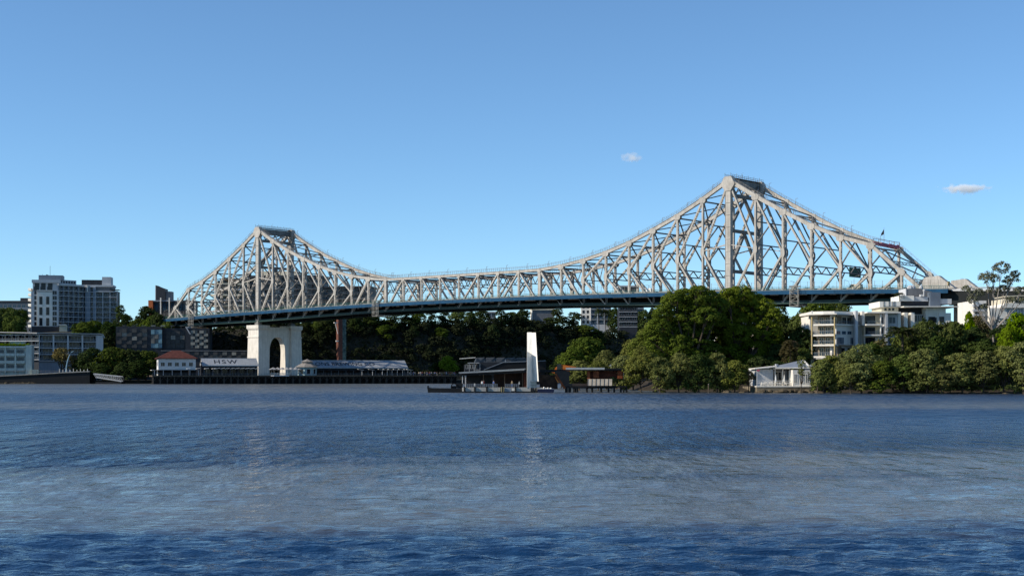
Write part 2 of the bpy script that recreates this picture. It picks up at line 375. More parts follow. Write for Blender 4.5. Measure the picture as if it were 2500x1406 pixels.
for side, y0 in (('near', 0), ('far', W)):
    # chords
    mb = MB(); g = MB() if side == 'far' else None
    pts = [(-7 * D, zb(-7))] + [(i * D, zt(i)) for i in range(-5, 30)] + [(31 * D, zb(31))]
    for j in range(len(pts) - 1):
        k = min(abs(pts[j][0] / D), abs(pts[j][0] / D - 24), abs(pts[j + 1][0] / D), abs(pts[j + 1][0] / D - 24))
        wd = 1.55 - .065 * min(k, 8); dep = 1.1
        mb_ = mb
        p, q = pts[j], pts[j + 1]
        mb_.beam((p[0], y0, p[1]), (q[0], y0, q[1]), dep, wd, (0, 0, 1))
        mb_.beam((p[0], y0, p[1] + wd / 2 + .05), (q[0], y0, q[1] + wd / 2 + .05), dep + .35, .08, (0, 0, 1))
    mb.build('top_chord', steel, bridge)
    mb = MB()
    for i in range(-7, 31):
        mb.beam((i * D, y0, zb(i)), ((i + 1) * D, y0, zb(i + 1)), .8, 1.1, (0, 0, 1))
        for s in (-1, 1):
            mb.beam((i * D, y0 + s * .55, zb(i) - .6), ((i + 1) * D, y0 + s * .55, zb(i + 1) - .6), .35, .08, (0, 0, 1))
    mb.build('bottom_chord', greenp, bridge)
    # walkway handrails on the top chord, with small lamps
    mb = MB()
    for j in range(1, len(pts) - 2 if True else 0):
        p = Vector((pts[j][0], 0, pts[j][1])); q = Vector((pts[j + 1][0], 0, pts[j + 1][1])); n = 5
        for s in (-1, 1):
            ys = y0 + s * .7
            for k in range(n):
                a = p.lerp(q, k / n); mb.beam((a.x, ys, a.z + .8), (a.x, ys, a.z + 2.0), .07, .07)
            mb.beam((p.x, ys, p.z + 1.95), (q.x, ys, q.z + 1.95), .06, .06)
            mb.beam((p.x, ys, p.z + 1.45), (q.x, ys, q.z + 1.45), .035, .035)
        a = p.lerp(q, .35); mb.beam((a.x, y0 + .6, a.z + .8), (a.x, y0 + .6, a.z + 3.0), .1, .1); mb.beam((a.x, y0 + .6, a.z + 3), (a.x + .9, y0 + .6, a.z + 3.1), .14, .1)
    for x0_, x1_, i0, i1, n in ((-7, -5, None, None, 10), (29, 31, None, None, 10)):
        p = Vector((x0_ * D, 0, zb(-7) if x0_ < 0 else zt(29))); q = Vector((x1_ * D, 0, zt(-5) if x0_ < 0 else zb(31)))
        for s in (-1, 1):
            for k in range(3, n) if x0_ < 0 else range(0, n - 2):
                a = p.lerp(q, k / n); mb.beam((a.x, y0 + s * .7, a.z + .8), (a.x, y0 + s * .7, a.z + 2.1), .06, .06)
            a, b = (p.lerp(q, .25), q) if x0_ < 0 else (p, p.lerp(q, .8))
            mb.beam((a.x, y0 + s * .7, a.z + 2.05), (b.x, y0 + s * .7, b.z + 2.05), .06, .06)
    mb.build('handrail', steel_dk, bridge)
    # tower legs
    for i in (0, 24):
        mb = MB(); x = i * D
        mb.beam((x, y0, zb(i) + .2), (x, y0, zt(i) - 1.2), 1.5, 2.2, (1, 0, 0))
        for s in (-1, 1):
            mb.beam((x + s * 1.12, y0, zb(i) + .2), (x + s * 1.12, y0, zt(i) - 1.2), 1.75, .1, (1, 0, 0))
        for k in range(9):
            z = zb(i) + 6 + k * 4.6; mb.box(x - 1.2, x + 1.2, y0 - .9, y0 + .9, z, z + .18)
        mb.build('tower_leg', steel, bridge)
        gg = g or MB(); gg.prism([(x - 3.1, zt(i) - 1.6), (x - 1.2, zt(i) - 4.2), (x + 1.2, zt(i) - 4.2), (x + 3.1, zt(i) - 1.6), (x + 1.5, zt(i) + 1.3), (x - 1.5, zt(i) + 1.3)], 'y', y0 - .98, y0 + .98)
        if not g: gg.build('tower_head', steel, bridge)
    # verticals and diagonals
    for i in range(-6, 31):
        if i in (0, 24): continue
        top = endz(i) if i in (-6, 30) else zt(i)
        mb = MB(); k = min(abs(i), abs(i - 24)); wv = .72 if k <= 9 else .6
        member(mb, (i * D, zb(i)), (i * D, top - .3), wv if 8 < i < 16 or True else 1, .95, y0, solid=(i in (1, -1, 23, 25, 8, 16)))
        if i in (8, 16): mb.beam((i * D, y0, zb(i)), (i * D, y0, top), 1.1, 1.5, (1, 0, 0))
        mb.build('vertical_post', steel, bridge)
        if i in (-6, 30): gusset(g, i * D, top, 1.6, 1.0, y0, 1.25, -.7 if i > 0 else .7)
        else:
            gusset(g, i * D, top - .4, *((1.5, 1.15) if k < 8 and not 8 < i < 16 else (.95, .8)), y0, 1.17)
            if i not in range(7, 18): gusset(g, i * D, zm(i), .85, 1.6, y0, 1.0)
    def dg(name, a, b, w, solid=False):
        mb = MB(); member(mb, a, b, w, .85, y0, solid); mb.build(name, steel, bridge)
    for base, sg, tops in ((0, 1, 1), (0, -1, 1), (24, -1, 1), (24, 1, 1)):
        is_c = (base == 0 and sg == 1) or (base == 24 and sg == -1)
        for k in range(1, 7 if is_c else 6):
            i = base + sg * k; j = base + sg * (k - 1)
            dg('upper_diagonal', (i * D, zm(i)), (j * D, zt(j) - .5), .6)
            dg('lower_diagonal', (i * D, zm(i)), (j * D, zb(j)), .7, True if k > 1 and is_c is False or k > 3 else False)
        if is_c:
            for k in (7, 8):
                i = base + sg * k; j = base + sg * (k - 1); dg('diagonal', (i * D, zt(i)), (j * D, zb(j)), .85, k == 8)
        else:
            e = base + sg * 6; j = base + sg * 5
            dg('lower_diagonal', (e * D, endz(e)), (j * D, zb(j)), .78, True)
    for a, b in ((9, 8), (9, 10), (10, 11), (11, 12), (13, 12), (14, 13), (15, 14), (15, 16)):
        dg('diagonal', (a * D, zt(a)), (b * D, zb(b)), .6, a in (9, 15) or True)
    if g: tag(g.build('gusset_plates', steel, bridge), kind='stuff')
    # strut from the tower at the height of the first mid joints
    for i in (0, 24):
        for s in (-1, 1):
            mb = MB()
            for o in (-.5, .5):
                mb.beam((i * D, y0 + o, zm(i + s) + 2.4), ((i + s) * D, y0 + o, zm(i + s) + .3), .12, .3)
            n = 8
            for k in range(n):
                xx = i * D + s * D * k / n; x2 = i * D + s * D * (k + 1) / n; z1 = zm(i + s) + 2.4 - 2.1 * k / n; z2 = zm(i + s) + 2.4 - 2.1 * (k + 1) / n
                mb.beam((xx, y0 + (.5 if k % 2 else -.5), z1), (x2, y0 + (-.5 if k % 2 else .5), z2), .08, .08)
            mb.build('tower_strut', steel, bridge)

def trussbeam(mb, x, z0, z1, n, w=.3, lace=.22):
    mb.beam((x, .5, z1), (x, W - .5, z1), w, w); mb.beam((x, .5, z0), (x, W - .5, z0), w, w)
    for k in range(n):
        y1 = .5 + (W - 1) * k / n; y2 = .5 + (W - 1) * (k + 1) / n; ym = (y1 + y2) / 2
        mb.beam((x, y1, z0), (x, ym, z1), lace, lace); mb.beam((x, ym, z1), (x, y2, z0), lace, lace)
# sway frames between the two trusses
for i in list(range(-5, 30)):
    x = i * D; mb = MB(); lo = zd(i) + 6.4; hi = lo + (2.6 if zt(i) > 50 else 2.2)
    if i in (0, 24):
        top = zt(i)
        mb.box(x - .9, x + .9, .9, W - .9, top - 2.2, top + .5)             # portal box beam
        mb.box(x - .5, x + .5, .9, W - .9, top - 6.2, top - 4.9)
        n = 5
        for k in range(n):
            ya = .9 + (W - 1.8) * k / n; yb_ = .9 + (W - 1.8) * (k + 1) / n; ym = (ya + yb_) / 2
            mb.beam((x, ya, top - 4.9), (x, ym, top - 2.2), .35, .35); mb.beam((x, ym, top - 2.2), (x, yb_, top - 4.9), .35, .35)
        for z in (59.0, 43.6): mb.box(x - .5, x + .5, .7, W - .7, z - .6, z + .6)
        for z1, z2 in ((top - 6.2, 59.6), (58.4, 44.2)):
            for yy in (.6, W - .6): mb.beam((x, W / 2, z1), (x, yy, z2), 1.0, .9, (1, 0, 0))
    else:
        zz = zt(i) - .9
        mb.beam((x, .5, zz), (x, W - .5, zz), .5, .5)
        H = zz - hi
        if H > 5:
            n = max(1, round(H / 8.5)); lv = [zz - H * k / n for k in range(n + 1)]
            for k in range(n):
                if k < n - 1: mb.beam((x, .5, lv[k + 1]), (x, W - .5, lv[k + 1]), .45, .4)
                for yy in (.5, W - .5): mb.beam((x, W / 2, lv[k]), (x, yy, lv[k + 1]), .4, .4)
            trussbeam(mb, x, lo, hi, 3, .38, .3)
        else:
            trussbeam(mb, x, lo, zz, 4, .32, .25)
        for yy, s in ((.3, 1), (W - .3, -1)): mb.beam((x, yy, lo - 3.0), (x, yy + s * 2.6, lo), .35, .35)
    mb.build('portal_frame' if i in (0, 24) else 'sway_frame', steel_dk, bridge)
# top lateral bracing
mb = MB()
for i in range(-5, 29):
    a, b = zt(i) - .2, zt(i + 1) - .2
    mb.beam((i * D, .3, a), ((i + 1) * D, W - .3, b), .42, .38); mb.beam((i * D, W - .3, a), ((i + 1) * D, .3, b), .42, .38)
for s, i0, i1 in ((1, -7, -5), (1, 31, 29)):
    for f0, f1 in ((.35, .68), (.68, 1)):
        p = Vector((i0 * D, 0, zb(i0))).lerp(Vector((i1 * D, 0, zt(i1))), f0); q = Vector((i0 * D, 0, zb(i0))).lerp(Vector((i1 * D, 0, zt(i1))), f1)
        n = 4
        for o in (-.4, .4):
            mb.beam((p.x, .3, p.z + o), (p.x, W - .3, p.z + o), .25, .25)
        for k in range(n):
            y1, y2 = .3 + (W - .6) * k / n, .3 + (W - .6) * (k + 1) / n
            mb.beam((p.x, y1, p.z - .4), (p.x, (y1 + y2) / 2, p.z + .4), .15, .15); mb.beam((p.x, (y1 + y2) / 2, p.z + .4), (p.x, y2, p.z - .4), .15, .15)
        mb.beam((p.x, .3, p.z), (q.x, W - .3, q.z), .35, .35); mb.beam((p.x, W - .3, p.z), (q.x, .3, q.z), .35, .35)
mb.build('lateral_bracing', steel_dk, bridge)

# deck
I0, I1 = -7.4, 40
def sweep(mb, y0, y1, z0, z1, i0=I0, i1=I1, step=1):
    i = i0
    while i < i1:
        j = min(i + step, i1); a, b = zd(i), zd(j); ia, ib = i * D, j * D
        mb.add([(ia, y0, a + z0), (ia, y1, a + z0), (ia, y1, a + z1), (ia, y0, a + z1), (ib, y0, b + z0), (ib, y1, b + z0), (ib, y1, b + z1), (ib, y0, b + z1)],
               [(0, 1, 2, 3), (4, 7, 6, 5), (0, 4, 5, 1), (1, 5, 6, 2), (2, 6, 7, 3), (3, 7, 4, 0)])
        i = j
m_ = MB(); sweep(m_, 1.3, W - 1.3, -.5, 0); m_.build('roadway', asph, bridge)
m_ = MB()
for y in (5.85, 10.75, 15.7):
    i = I0
    while i < I1: sweep(m_, y, y + .14, .004, .008, i, i + .28); i += .75
m_.build('lane_marking', white, bridge)
for y0, y1 in ((-4.1, -.75), (W + .75, W + 4.1)):
    m_ = MB(); sweep(m_, y0, y1, -.3, -.02, -7.2, 31.6); m_.build('footway', conc_g, bridge)
for ye, s in ((-4.1, -1), (W + 4.1, 1)):
    a, b = sorted((ye, ye + s * .35))
    m_ = MB(); sweep(m_, a, b, -1.45, -.1, -7.2, 31.6, 1)
    for i in range(-7, 32):
        x = i * D; m_.box(x - .12, x + .12, a - .06, b + .06, zd(i) - 1.55, zd(i) + .02)
    m_.build('edge_duct', bluep, bridge)
    m_ = MB(); a2, b2 = sorted((ye - s * .2, ye + s * .45)); sweep(m_, a2, b2, -.06, .04, -7.2, 31.6, 1); m_.build('kerb_capping', blueg, bridge)
    # green balustrade with pickets, tall fence posts and wires above
    m_ = MB(); yr = ye + s * .1
    for zz, t in ((1.15, .09), (.6, .04), (.12, .06)): sweep(m_, yr - t / 2, yr + t / 2, zz - t / 2, zz + t / 2, -7.2, 31.6, .5)
    n = int(38.8 * D / .62)
    for k in range(n):
        i = -7.2 + k * .62 / D; m_.box(i * D - .035, i * D + .035, yr - .03, yr + .03, zd(i) + .06, zd(i) + 1.15)
    m_.build('railing', greenr, bridge)
    m_ = MB()
    for k in range(int(38.8 * 4)):
        i = -7.2 + k / 4; m_.beam((i * D, yr, zd(i)), (i * D, yr - s * .35, zd(i) + 3.1), .09, .09)
    for zz in (3.1, 2.5, 1.9): sweep(m_, yr - s * (zz / 3.1 * .35) - .025, yr - s * (zz / 3.1 * .35) + .025, zz - .025, zz + .025, -7.2, 31.6, .5)
    m_.build('safety_fence', greenr if False else steel_dk, bridge)
for yy in (1.35, W - 1.35):     # traffic barrier inside the trusses
    m_ = MB(); sweep(m_, yy - .08, yy + .08, .45, .85, I0, I1, .5)
    for k in range(int((I1 - I0) * 3)):
        i = I0 + k / 3; m_.box(i * D - .1, i * D + .1, yy - .12, yy + .12, zd(i), zd(i) + 1.0)
    m_.build('traffic_barrier', conc_g, bridge)
for i in range(-7, 32):
    m_ = MB(); x = i * D
    m_.box(x - .25, x + .25, .5, W - .5, zb(i) - .3, zd(i) - .55)
    for y0, s in ((0, -1), (W, 1)):
        m_.prism([(y0 + s * .5, zb(i) + .2), (y0 + s * 4.05, zd(i) - .75), (y0 + s * 4.05, zd(i) - .35), (y0 + s * .5, zd(i) - .35)], 'x', x - .12, x + .12)
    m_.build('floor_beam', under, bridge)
m_ = MB()
for y in np.linspace(2, W - 2, 8): sweep(m_, y - .15, y + .15, -1.5, -.52, -7, 31.2)
for i in range(-7, 31):
    a, b = zb(i) - .2, zb(i + 1) - .2
    m_.beam((i * D, .3, a), ((i + 1) * D, W - .3, b), .4, .3); m_.beam((i * D, W - .3, a), ((i + 1) * D, .3, b), .4, .3)
for y in (-1.0, -3.9, W + 1.0, W + 3.9): sweep(m_, y - .12, y + .12, -.9, -.32, -7.2, 31.5)
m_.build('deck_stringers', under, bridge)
# approach viaduct girders and columns beyond both ends
m_ = MB(); 
for y in (-.5, 5, 10.5, 16, W + .5): sweep(m_, y - .6, y + .6, -5.2, -.52, 31.3, I1)
sweep(m_, 0, W, -1.2, -.55, 31.3, I1)
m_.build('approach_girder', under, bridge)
m_ = MB(); sweep(m_, -1.4, -.7, -.6, .12, 31.6, I1); sweep(m_, W + .7, W + 1.4, -.6, .12, 31.6, I1); m_.build('approach_parapet', white_c, bridge)
for i in (33.6, 36.5, 39.4):
    for y in (2, W - 2):
        m_ = MB(); m_.box(i * D - 1, i * D + 1, y - 1.2, y + 1.2, 6, zd(i) - 5.2); m_.build('approach_column', conc_g, bridge)
# sloped end housings at the right end
for y0 in (0, W):
    m_ = MB(); x = 31 * D; z = zd(31)
    m_.prism([(x - 4.5, z + .1), (x - 3.0, z + 4.2), (x + 2.2, z + 4.6), (x + 8, z + .1)], 'y', y0 - 1.1, y0 + 1.1)
    m_.build('end_housing', steel, bridge)
# main piers: two battered legs, a wall between them pierced by a pointed arch
def pier(i):
    x = i * D; top = 29.4
    def leg(y):
        m_ = MB()
        for z0, z1, a0, a1, b0, b1 in ((-1, top - 6.3, 4.75, 4.2, 3.75, 3.25), (top - 6.3, top - 5.6, 4.5, 4.5, 3.5, 3.5), (top - 5.6, top - 2.4, 4.15, 4.1, 3.2, 3.15),
                                       (top - 2.4, top - 1.7, 4.35, 4.6, 3.35, 3.6), (top - 1.7, top, 4.75, 4.75, 3.75, 3.75)):
            vs = []
            for z, a, b in ((z0, a0, b0), (z1, a1, b1)): vs += [(x - a, y - b, z), (x + a, y - b, z), (x + a, y + b, z), (x - a, y + b, z)]
            m_.add(vs, [(0, 3, 2, 1), (4, 5, 6, 7), (0, 1, 5, 4), (1, 2, 6, 5), (2, 3, 7, 6), (3, 0, 4, 7)])
        m_.build('pier_leg', conc, bridge)
        m_ = MB(); m_.box(x - 1.4, x + 1.4, y - 1.2, y + 1.2, top, top + 1.2)
        m_.box(x - .9, x + .9, y - .8, y + .8, top + 1.2, zb(i) - .3)
        m_.build('bearing', steel_dk, bridge)
    leg(0); leg(W)
    # wall with pointed arch, built as two jambs and a spandrel
    yc = W / 2 - .9; hw = 5.0; sp = 18.5; ap = 23.4; N = 10
    arch = []
    for k in range(N + 1):
        t = k / N; arch.append((yc - hw * (1 - t) ** .62 * 1.0 if t < 1 else yc, sp + (ap - sp) * t ** 1.0))
    arch = [(yc - hw * math.cos(t * math.pi / 2) ** .8, sp - 2 + (ap - sp + 2) * math.sin(t * math.pi / 2)) for t in np.linspace(0, 1, N + 1)]
    arch[-1] = (yc, ap)
    m_ = MB(); lo = -1; tw = top - .9
    left = [(3.0, lo), (yc - hw - .5, lo), (yc - hw, sp - 2)] + arch[1:] + [(yc, tw), (3.0, tw)]
    right = [(W - 3.0 if a == 3.0 else 2 * yc - a, b) for a, b in left]
    m_.prism(left, 'x', x - .4, x + 3.1); m_.prism(right, 'x', x - .4, x + 3.1)
    m_.build('arched_wall', conc, bridge)
pier(0); pier(24)
for i in (-7, 31):
    for y in (0, W):
        m_ = MB(); m_.box(i * D - 1.8, i * D + 1.8, y - 1.8, y + 1.8, 2, zb(i) - .7); m_.build('anchor_pier', conc_g, bridge)

# inspection gantries hanging under the deck
def gantry(i, label):
    t = thing('inspection_gantry', label, 'gantry', BW(i, 0, zd(i)), -TH, 'inspection gantries hung under the bridge deck')
    m_ = MB(); a = 1.6
    for x in (-a, a):
        for y in (-5.6, -4.7): m_.beam((x, y, 1.2), (x, y, -5.9), .14, .14)
        for k in range(4):
            z = 1.0 - k * 1.7; m_.beam((x, -5.6, z), (x, -4.7, z - 1.7), .08, .08)
    for y in (-5.6, -4.7):
        for k in range(5):
            z = 1.2 - k * 1.75; m_.beam((-a, y, z), (a, y, z), .1, .1)
            if k < 4: m_.beam((-a if k % 2 else a, y, z), (a if k % 2 else -a, y, z - 1.75), .08, .08)
    m_.build('hanger_frame', conc_g, t)
    m_ = MB()
    for x in (-a, a):
        for z in (-5.2, -6.0): m_.beam((x, -5.6, z), (x, 4, z), .16, .16)
        for k in range(5):
            y = -5.6 + k * 1.9; m_.beam((x, y, -5.2), (x, y, -6.0), .08, .08); m_.beam((x, y, -6.0), (x, y + 1.9, -5.2), .08, .08)
    m_.build('platform_truss', conc_g, t)
    m_ = MB(); m_.box(-a, a, -5.5, 4, -6.0, -5.92); m_.build('platform', steel_dk, t)
    m_ = MB()
    for y in (-5.8, -3.6):
        m_.box(-a - .1, a + .1, y - .15, y + .15, 1.2, 1.6)
    m_.build('trolley', steel_dk, t)
gantry(-4.25, 'steel lattice gantry hanging from the deck near the left end of the bridge')
gantry(7.85, 'steel lattice gantry hanging from the deck where the low middle span begins')
gantry(26.65, 'steel lattice gantry hanging from the deck right of the tall right peak')

# ------------------------------------------------------------------ terrain
def sstep(a, b, x): t = np.clip((x - a) / (b - a), 0, 1); return t * t * (3 - 2 * t)
def vnoise(x, y, seed=0):
    r = np.random.RandomState(seed); s = 0
    for k in range(14):
        f = r.uniform(.02, .16); th = r.uniform(0, 6.28); s = s + np.sin(f * (math.cos(th) * x + math.sin(th) * y) * 2 + r.uniform(0, 6.28)) * (.05 / f) ** .5
    return s / 5
def far_h(x, y):
    yfront = 712 + .32 * np.clip(x, -400, 30)          # quay line, right end nearer the photo's middle is farther away
    yfront = 700 + .3 * x
    yfront = np.where(x < -60, 705 + .3 * (x + 0), 705 + .3 * x)
    yfront = np.where(x < -166, 690.0, np.clip(705 + .3 * x + 7, 590, 760))
    ycl = np.interp(x, [-700, -260, -215, -150, -112, -40, 20, 80, 160, 700], [735, 745, 770, 778, 782, 800, 835, 880, 960, 1000])
    H = np.interp(x, [-700, -300, -200, -112, -60, 10, 40, 90, 140, 700], [27, 27, 29, 32, 33, 33, 29, 26, 25, 24])
    wd = np.interp(x, [-700, -260, -150, 700], [60, 60, 30, 26])
    z = 1.6 + (H - 1.6) * sstep(0, 1, (y - ycl) / wd)
    z = z + vnoise(x, y, 1) * 1.2 * sstep(0, 20, y - ycl + 5)
    z = np.where(y < yfront, -3.0, z)
    return z
def near_h(x, y):
    sh = np.interp(x, [20, 30, 60, 66, 130, 260], [470, 372, 352, 349, 326, 318])     # shoreline of the right bank
    d = y - sh
    z = np.where(d < 0, np.maximum(-2, d * .25), np.minimum(d * .12, .7))
    top = np.interp(x, [25, 70, 85, 100, 140, 300], [4, 6, 9, 13, 17, 18])
    z = np.where(d > 5, .7 + (top - .7) * sstep(5, 60, d) , z)
    edge = sstep(18, 45, x + (y - 350) * -.02)
    z = z + vnoise(x, y, 5) * .5 * sstep(8, 30, d)
    return z * edge - 3.5 * (1 - edge)
def grid(name, fn, x0, x1, y0, y1, nx, ny, m, kind='structure'):
    xs = np.linspace(x0, x1, nx); ys = np.linspace(y0, y1, ny); X, Y = np.meshgrid(xs, ys); Z = fn(X, Y)
    idx = np.arange(nx * ny).reshape(ny, nx)
    me = bpy.data.meshes.new(name)
    me.from_pydata(np.stack([X.ravel(), Y.ravel(), Z.ravel()], 1).tolist(), [], np.stack([idx[:-1, :-1].ravel(), idx[:-1, 1:].ravel(), idx[1:, 1:].ravel(), idx[1:, :-1].ravel()], 1).tolist())
    me.materials.append(m); me.polygons.foreach_set('use_smooth', [True] * len(me.polygons)); o = bpy.data.objects.new(name, me); C.objects.link(o); return tag(o, kind=kind)
soil = mat('cliff_soil', (.035, .032, .024), .95, .4, .08, dark=(.02, .022, .014), bump=.5)
mudm = mat('bank_mud', (.045, .036, .024), .9, .35, .3, dark=(.02, .016, .011), bump=.5)
grid('far_hill_terrain', far_h, -700, 700, 560, 1500, 200, 180, soil)
grid('near_bank_terrain', near_h, 14, 330, 300, 640, 130, 130, mudm)
# the cliff's scrub: a continuous mass of leaves over the slope
def quads(name, P, Nn, size, m, rng, parent=None, aspect=1.6):
    n = len(P); a = rng.normal(size=(n, 3)); a = a - (a * Nn).sum(1)[:, None] * Nn; a /= np.linalg.norm(a, axis=1)[:, None] + 1e-9
    b = np.cross(Nn, a); s = size[:, None] if np.ndim(size) else size
    a = a * s * .5 * aspect ** .5; b = b * s * .5 / aspect ** .5
    V = np.stack([P - a, P - b * .9 + a * .1, P + a, P + b], 1).reshape(-1, 3)
    me = bpy.data.meshes.new(name); me.vertices.add(4 * n); me.vertices.foreach_set('co', V.ravel().astype(np.float32))
    me.loops.add(4 * n); me.loops.foreach_set('vertex_index', np.arange(4 * n, dtype=np.int32))
    me.polygons.add(n); me.polygons.foreach_set('loop_start', np.arange(0, 4 * n, 4, dtype=np.int32)); me.update(); me.materials.append(m)
    o = bpy.data.objects.new(name, me); C.objects.link(o)
    if parent: o.parent = parent
    return o
def scrub(name, fn, xr, yr, n, h, size, m, seed, cond):
    rng = np.random.RandomState(seed)
    x = rng.uniform(*xr, n); y = rng.uniform(*yr, n); z = fn(x, y); k = cond(x, y, z); x, y, z = x[k], y[k], z[k]
    hump = np.clip(vnoise(x * 4, y * 4, seed + 1) * .8 + .6, .1, 1.6)
    P = np.stack([x, y, z + rng.uniform(0, 1, len(x)) * h * hump], 1)
    Nn = rng.normal(size=P.shape) + np.array([.2, -.4, .9]); Nn /= np.linalg.norm(Nn, axis=1)[:, None]
    return tag(quads(name, P, Nn, rng.uniform(.6, 1.3, len(P)) * size, m, rng), kind='stuff')
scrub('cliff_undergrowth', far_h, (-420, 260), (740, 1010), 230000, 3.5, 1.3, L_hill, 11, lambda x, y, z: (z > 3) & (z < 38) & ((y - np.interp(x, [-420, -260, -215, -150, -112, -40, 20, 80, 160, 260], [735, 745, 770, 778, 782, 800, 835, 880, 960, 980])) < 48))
scrub('bank_undergrowth', near_h, (40, 200), (330, 420), 60000, 2.0, .6, L_dark, 21, lambda x, y, z: (z > .45) & (z < 17) & ~((x > 57) & (x < 92) & (y < 372)))

# ------------------------------------------------------------------ building parts
WIN = {}
def win_mesh(w_, h, pane, frame, nx=2, sill=False):
    """a window: reveal frame with mullions, and a recessed pane"""
    key = (round(w_, 2), round(h, 2), pane.name, frame.name, nx)
    if key not in WIN:
        a = MB(); t = .12
        a.box(-w_ / 2, w_ / 2, -.08, .02, 0, t); a.box(-w_ / 2, w_ / 2, -.08, .02, h - t, h)
        a.box(-w_ / 2, -w_ / 2 + t, -.075, .02, t, h - t); a.box(w_ / 2 - t, w_ / 2, -.075, .02, t, h - t)
        for k in range(1, nx):
            x = -w_ / 2 + w_ * k / nx; a.box(x - .05, x + .05, -.07, .02, t, h - t)
        a.k = 1; a.box(-w_ / 2 + t * .5, w_ / 2 - t * .5, -.04, -.01, t * .5, h - t * .5)
        WIN[key] = a.build('window', [frame, pane], None); bpy.context.scene.collection.objects.unlink(WIN[key])
    return WIN[key]
def put_win(par, x, y, z, w_, h, pane=None, frame=None, nx=2, face=0):
    return linked('window', win_mesh(w_, h, pane or wglass, frame or slate, nx), par, (x, y, z), face)
def block(par, name, x0, x1, y0, y1, z0, z1, m):
    a = MB(); a.box(x0, x1, y0, y1, z0, z1); return a.build(name, m, par)
def balconies(par, x0, x1, z0, nf, fh, ncol, rec, depth, wall, slab, fin=None, rail=balg, pane=wglass, finw=.35, railh=1.0, proud=0.0, topfin=0, solid_rail=None):
    """a facade facing -y at y=0: recessed wall, slabs, party fins, balustrades, sliding doors"""
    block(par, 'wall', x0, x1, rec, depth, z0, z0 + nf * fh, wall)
    for f in range(nf + 1):
        a = MB(); a.box(x0, x1, -proud, rec + .05, z0 + f * fh - .28, z0 + f * fh + .02); a.build('floor_slab', slab, par)
    cw = (x1 - x0) / ncol
    if fin:
        for c in range(ncol + 1):
            x = x0 + c * cw; xa = max(x0, x - finw / 2); xb = min(x1, x + finw / 2)
            a = MB()
            for f in range(nf): a.box(xa, xb, .03, rec, z0 + f * fh + .02, z0 + (f + 1) * fh - .28 + (topfin if f == nf - 1 else 0))
            a.build('party_wall', fin, par)
    a = MB(); b = MB()
    for f in range(nf):
        zz = z0 + f * fh + .02
        for c in range(ncol):
            xa = x0 + c * cw + (finw / 2 if fin else .1); xb = x0 + (c + 1) * cw - (finw / 2 if fin else .1)
            q_ = MB(); q_.box(xa, xb, .06, .1 if not solid_rail else .2, zz + .05, zz + railh); q_.build('balustrade', solid_rail or rail, par)
            q_ = MB(); q_.box(xa, xb, .04, .14, zz + railh + .001, zz + railh + .06); q_.build('rail', slab, par)
            ww = (xb - xa) * .8
            put_win(par, (xa + xb) / 2 + (xb - xa) * (.06 if (c + f) % 2 else -.06), rec, zz + .05, ww, fh - .65, pane, slab, 3 if ww > 3 else 2)
def roofcap(par, x0, x1, y0, y1, z, m, ov=.5, t=.35): return block(par, 'roof', x0 - ov, x1 + ov, y0 - ov, y1 + ov, z + .002, z + t, m)

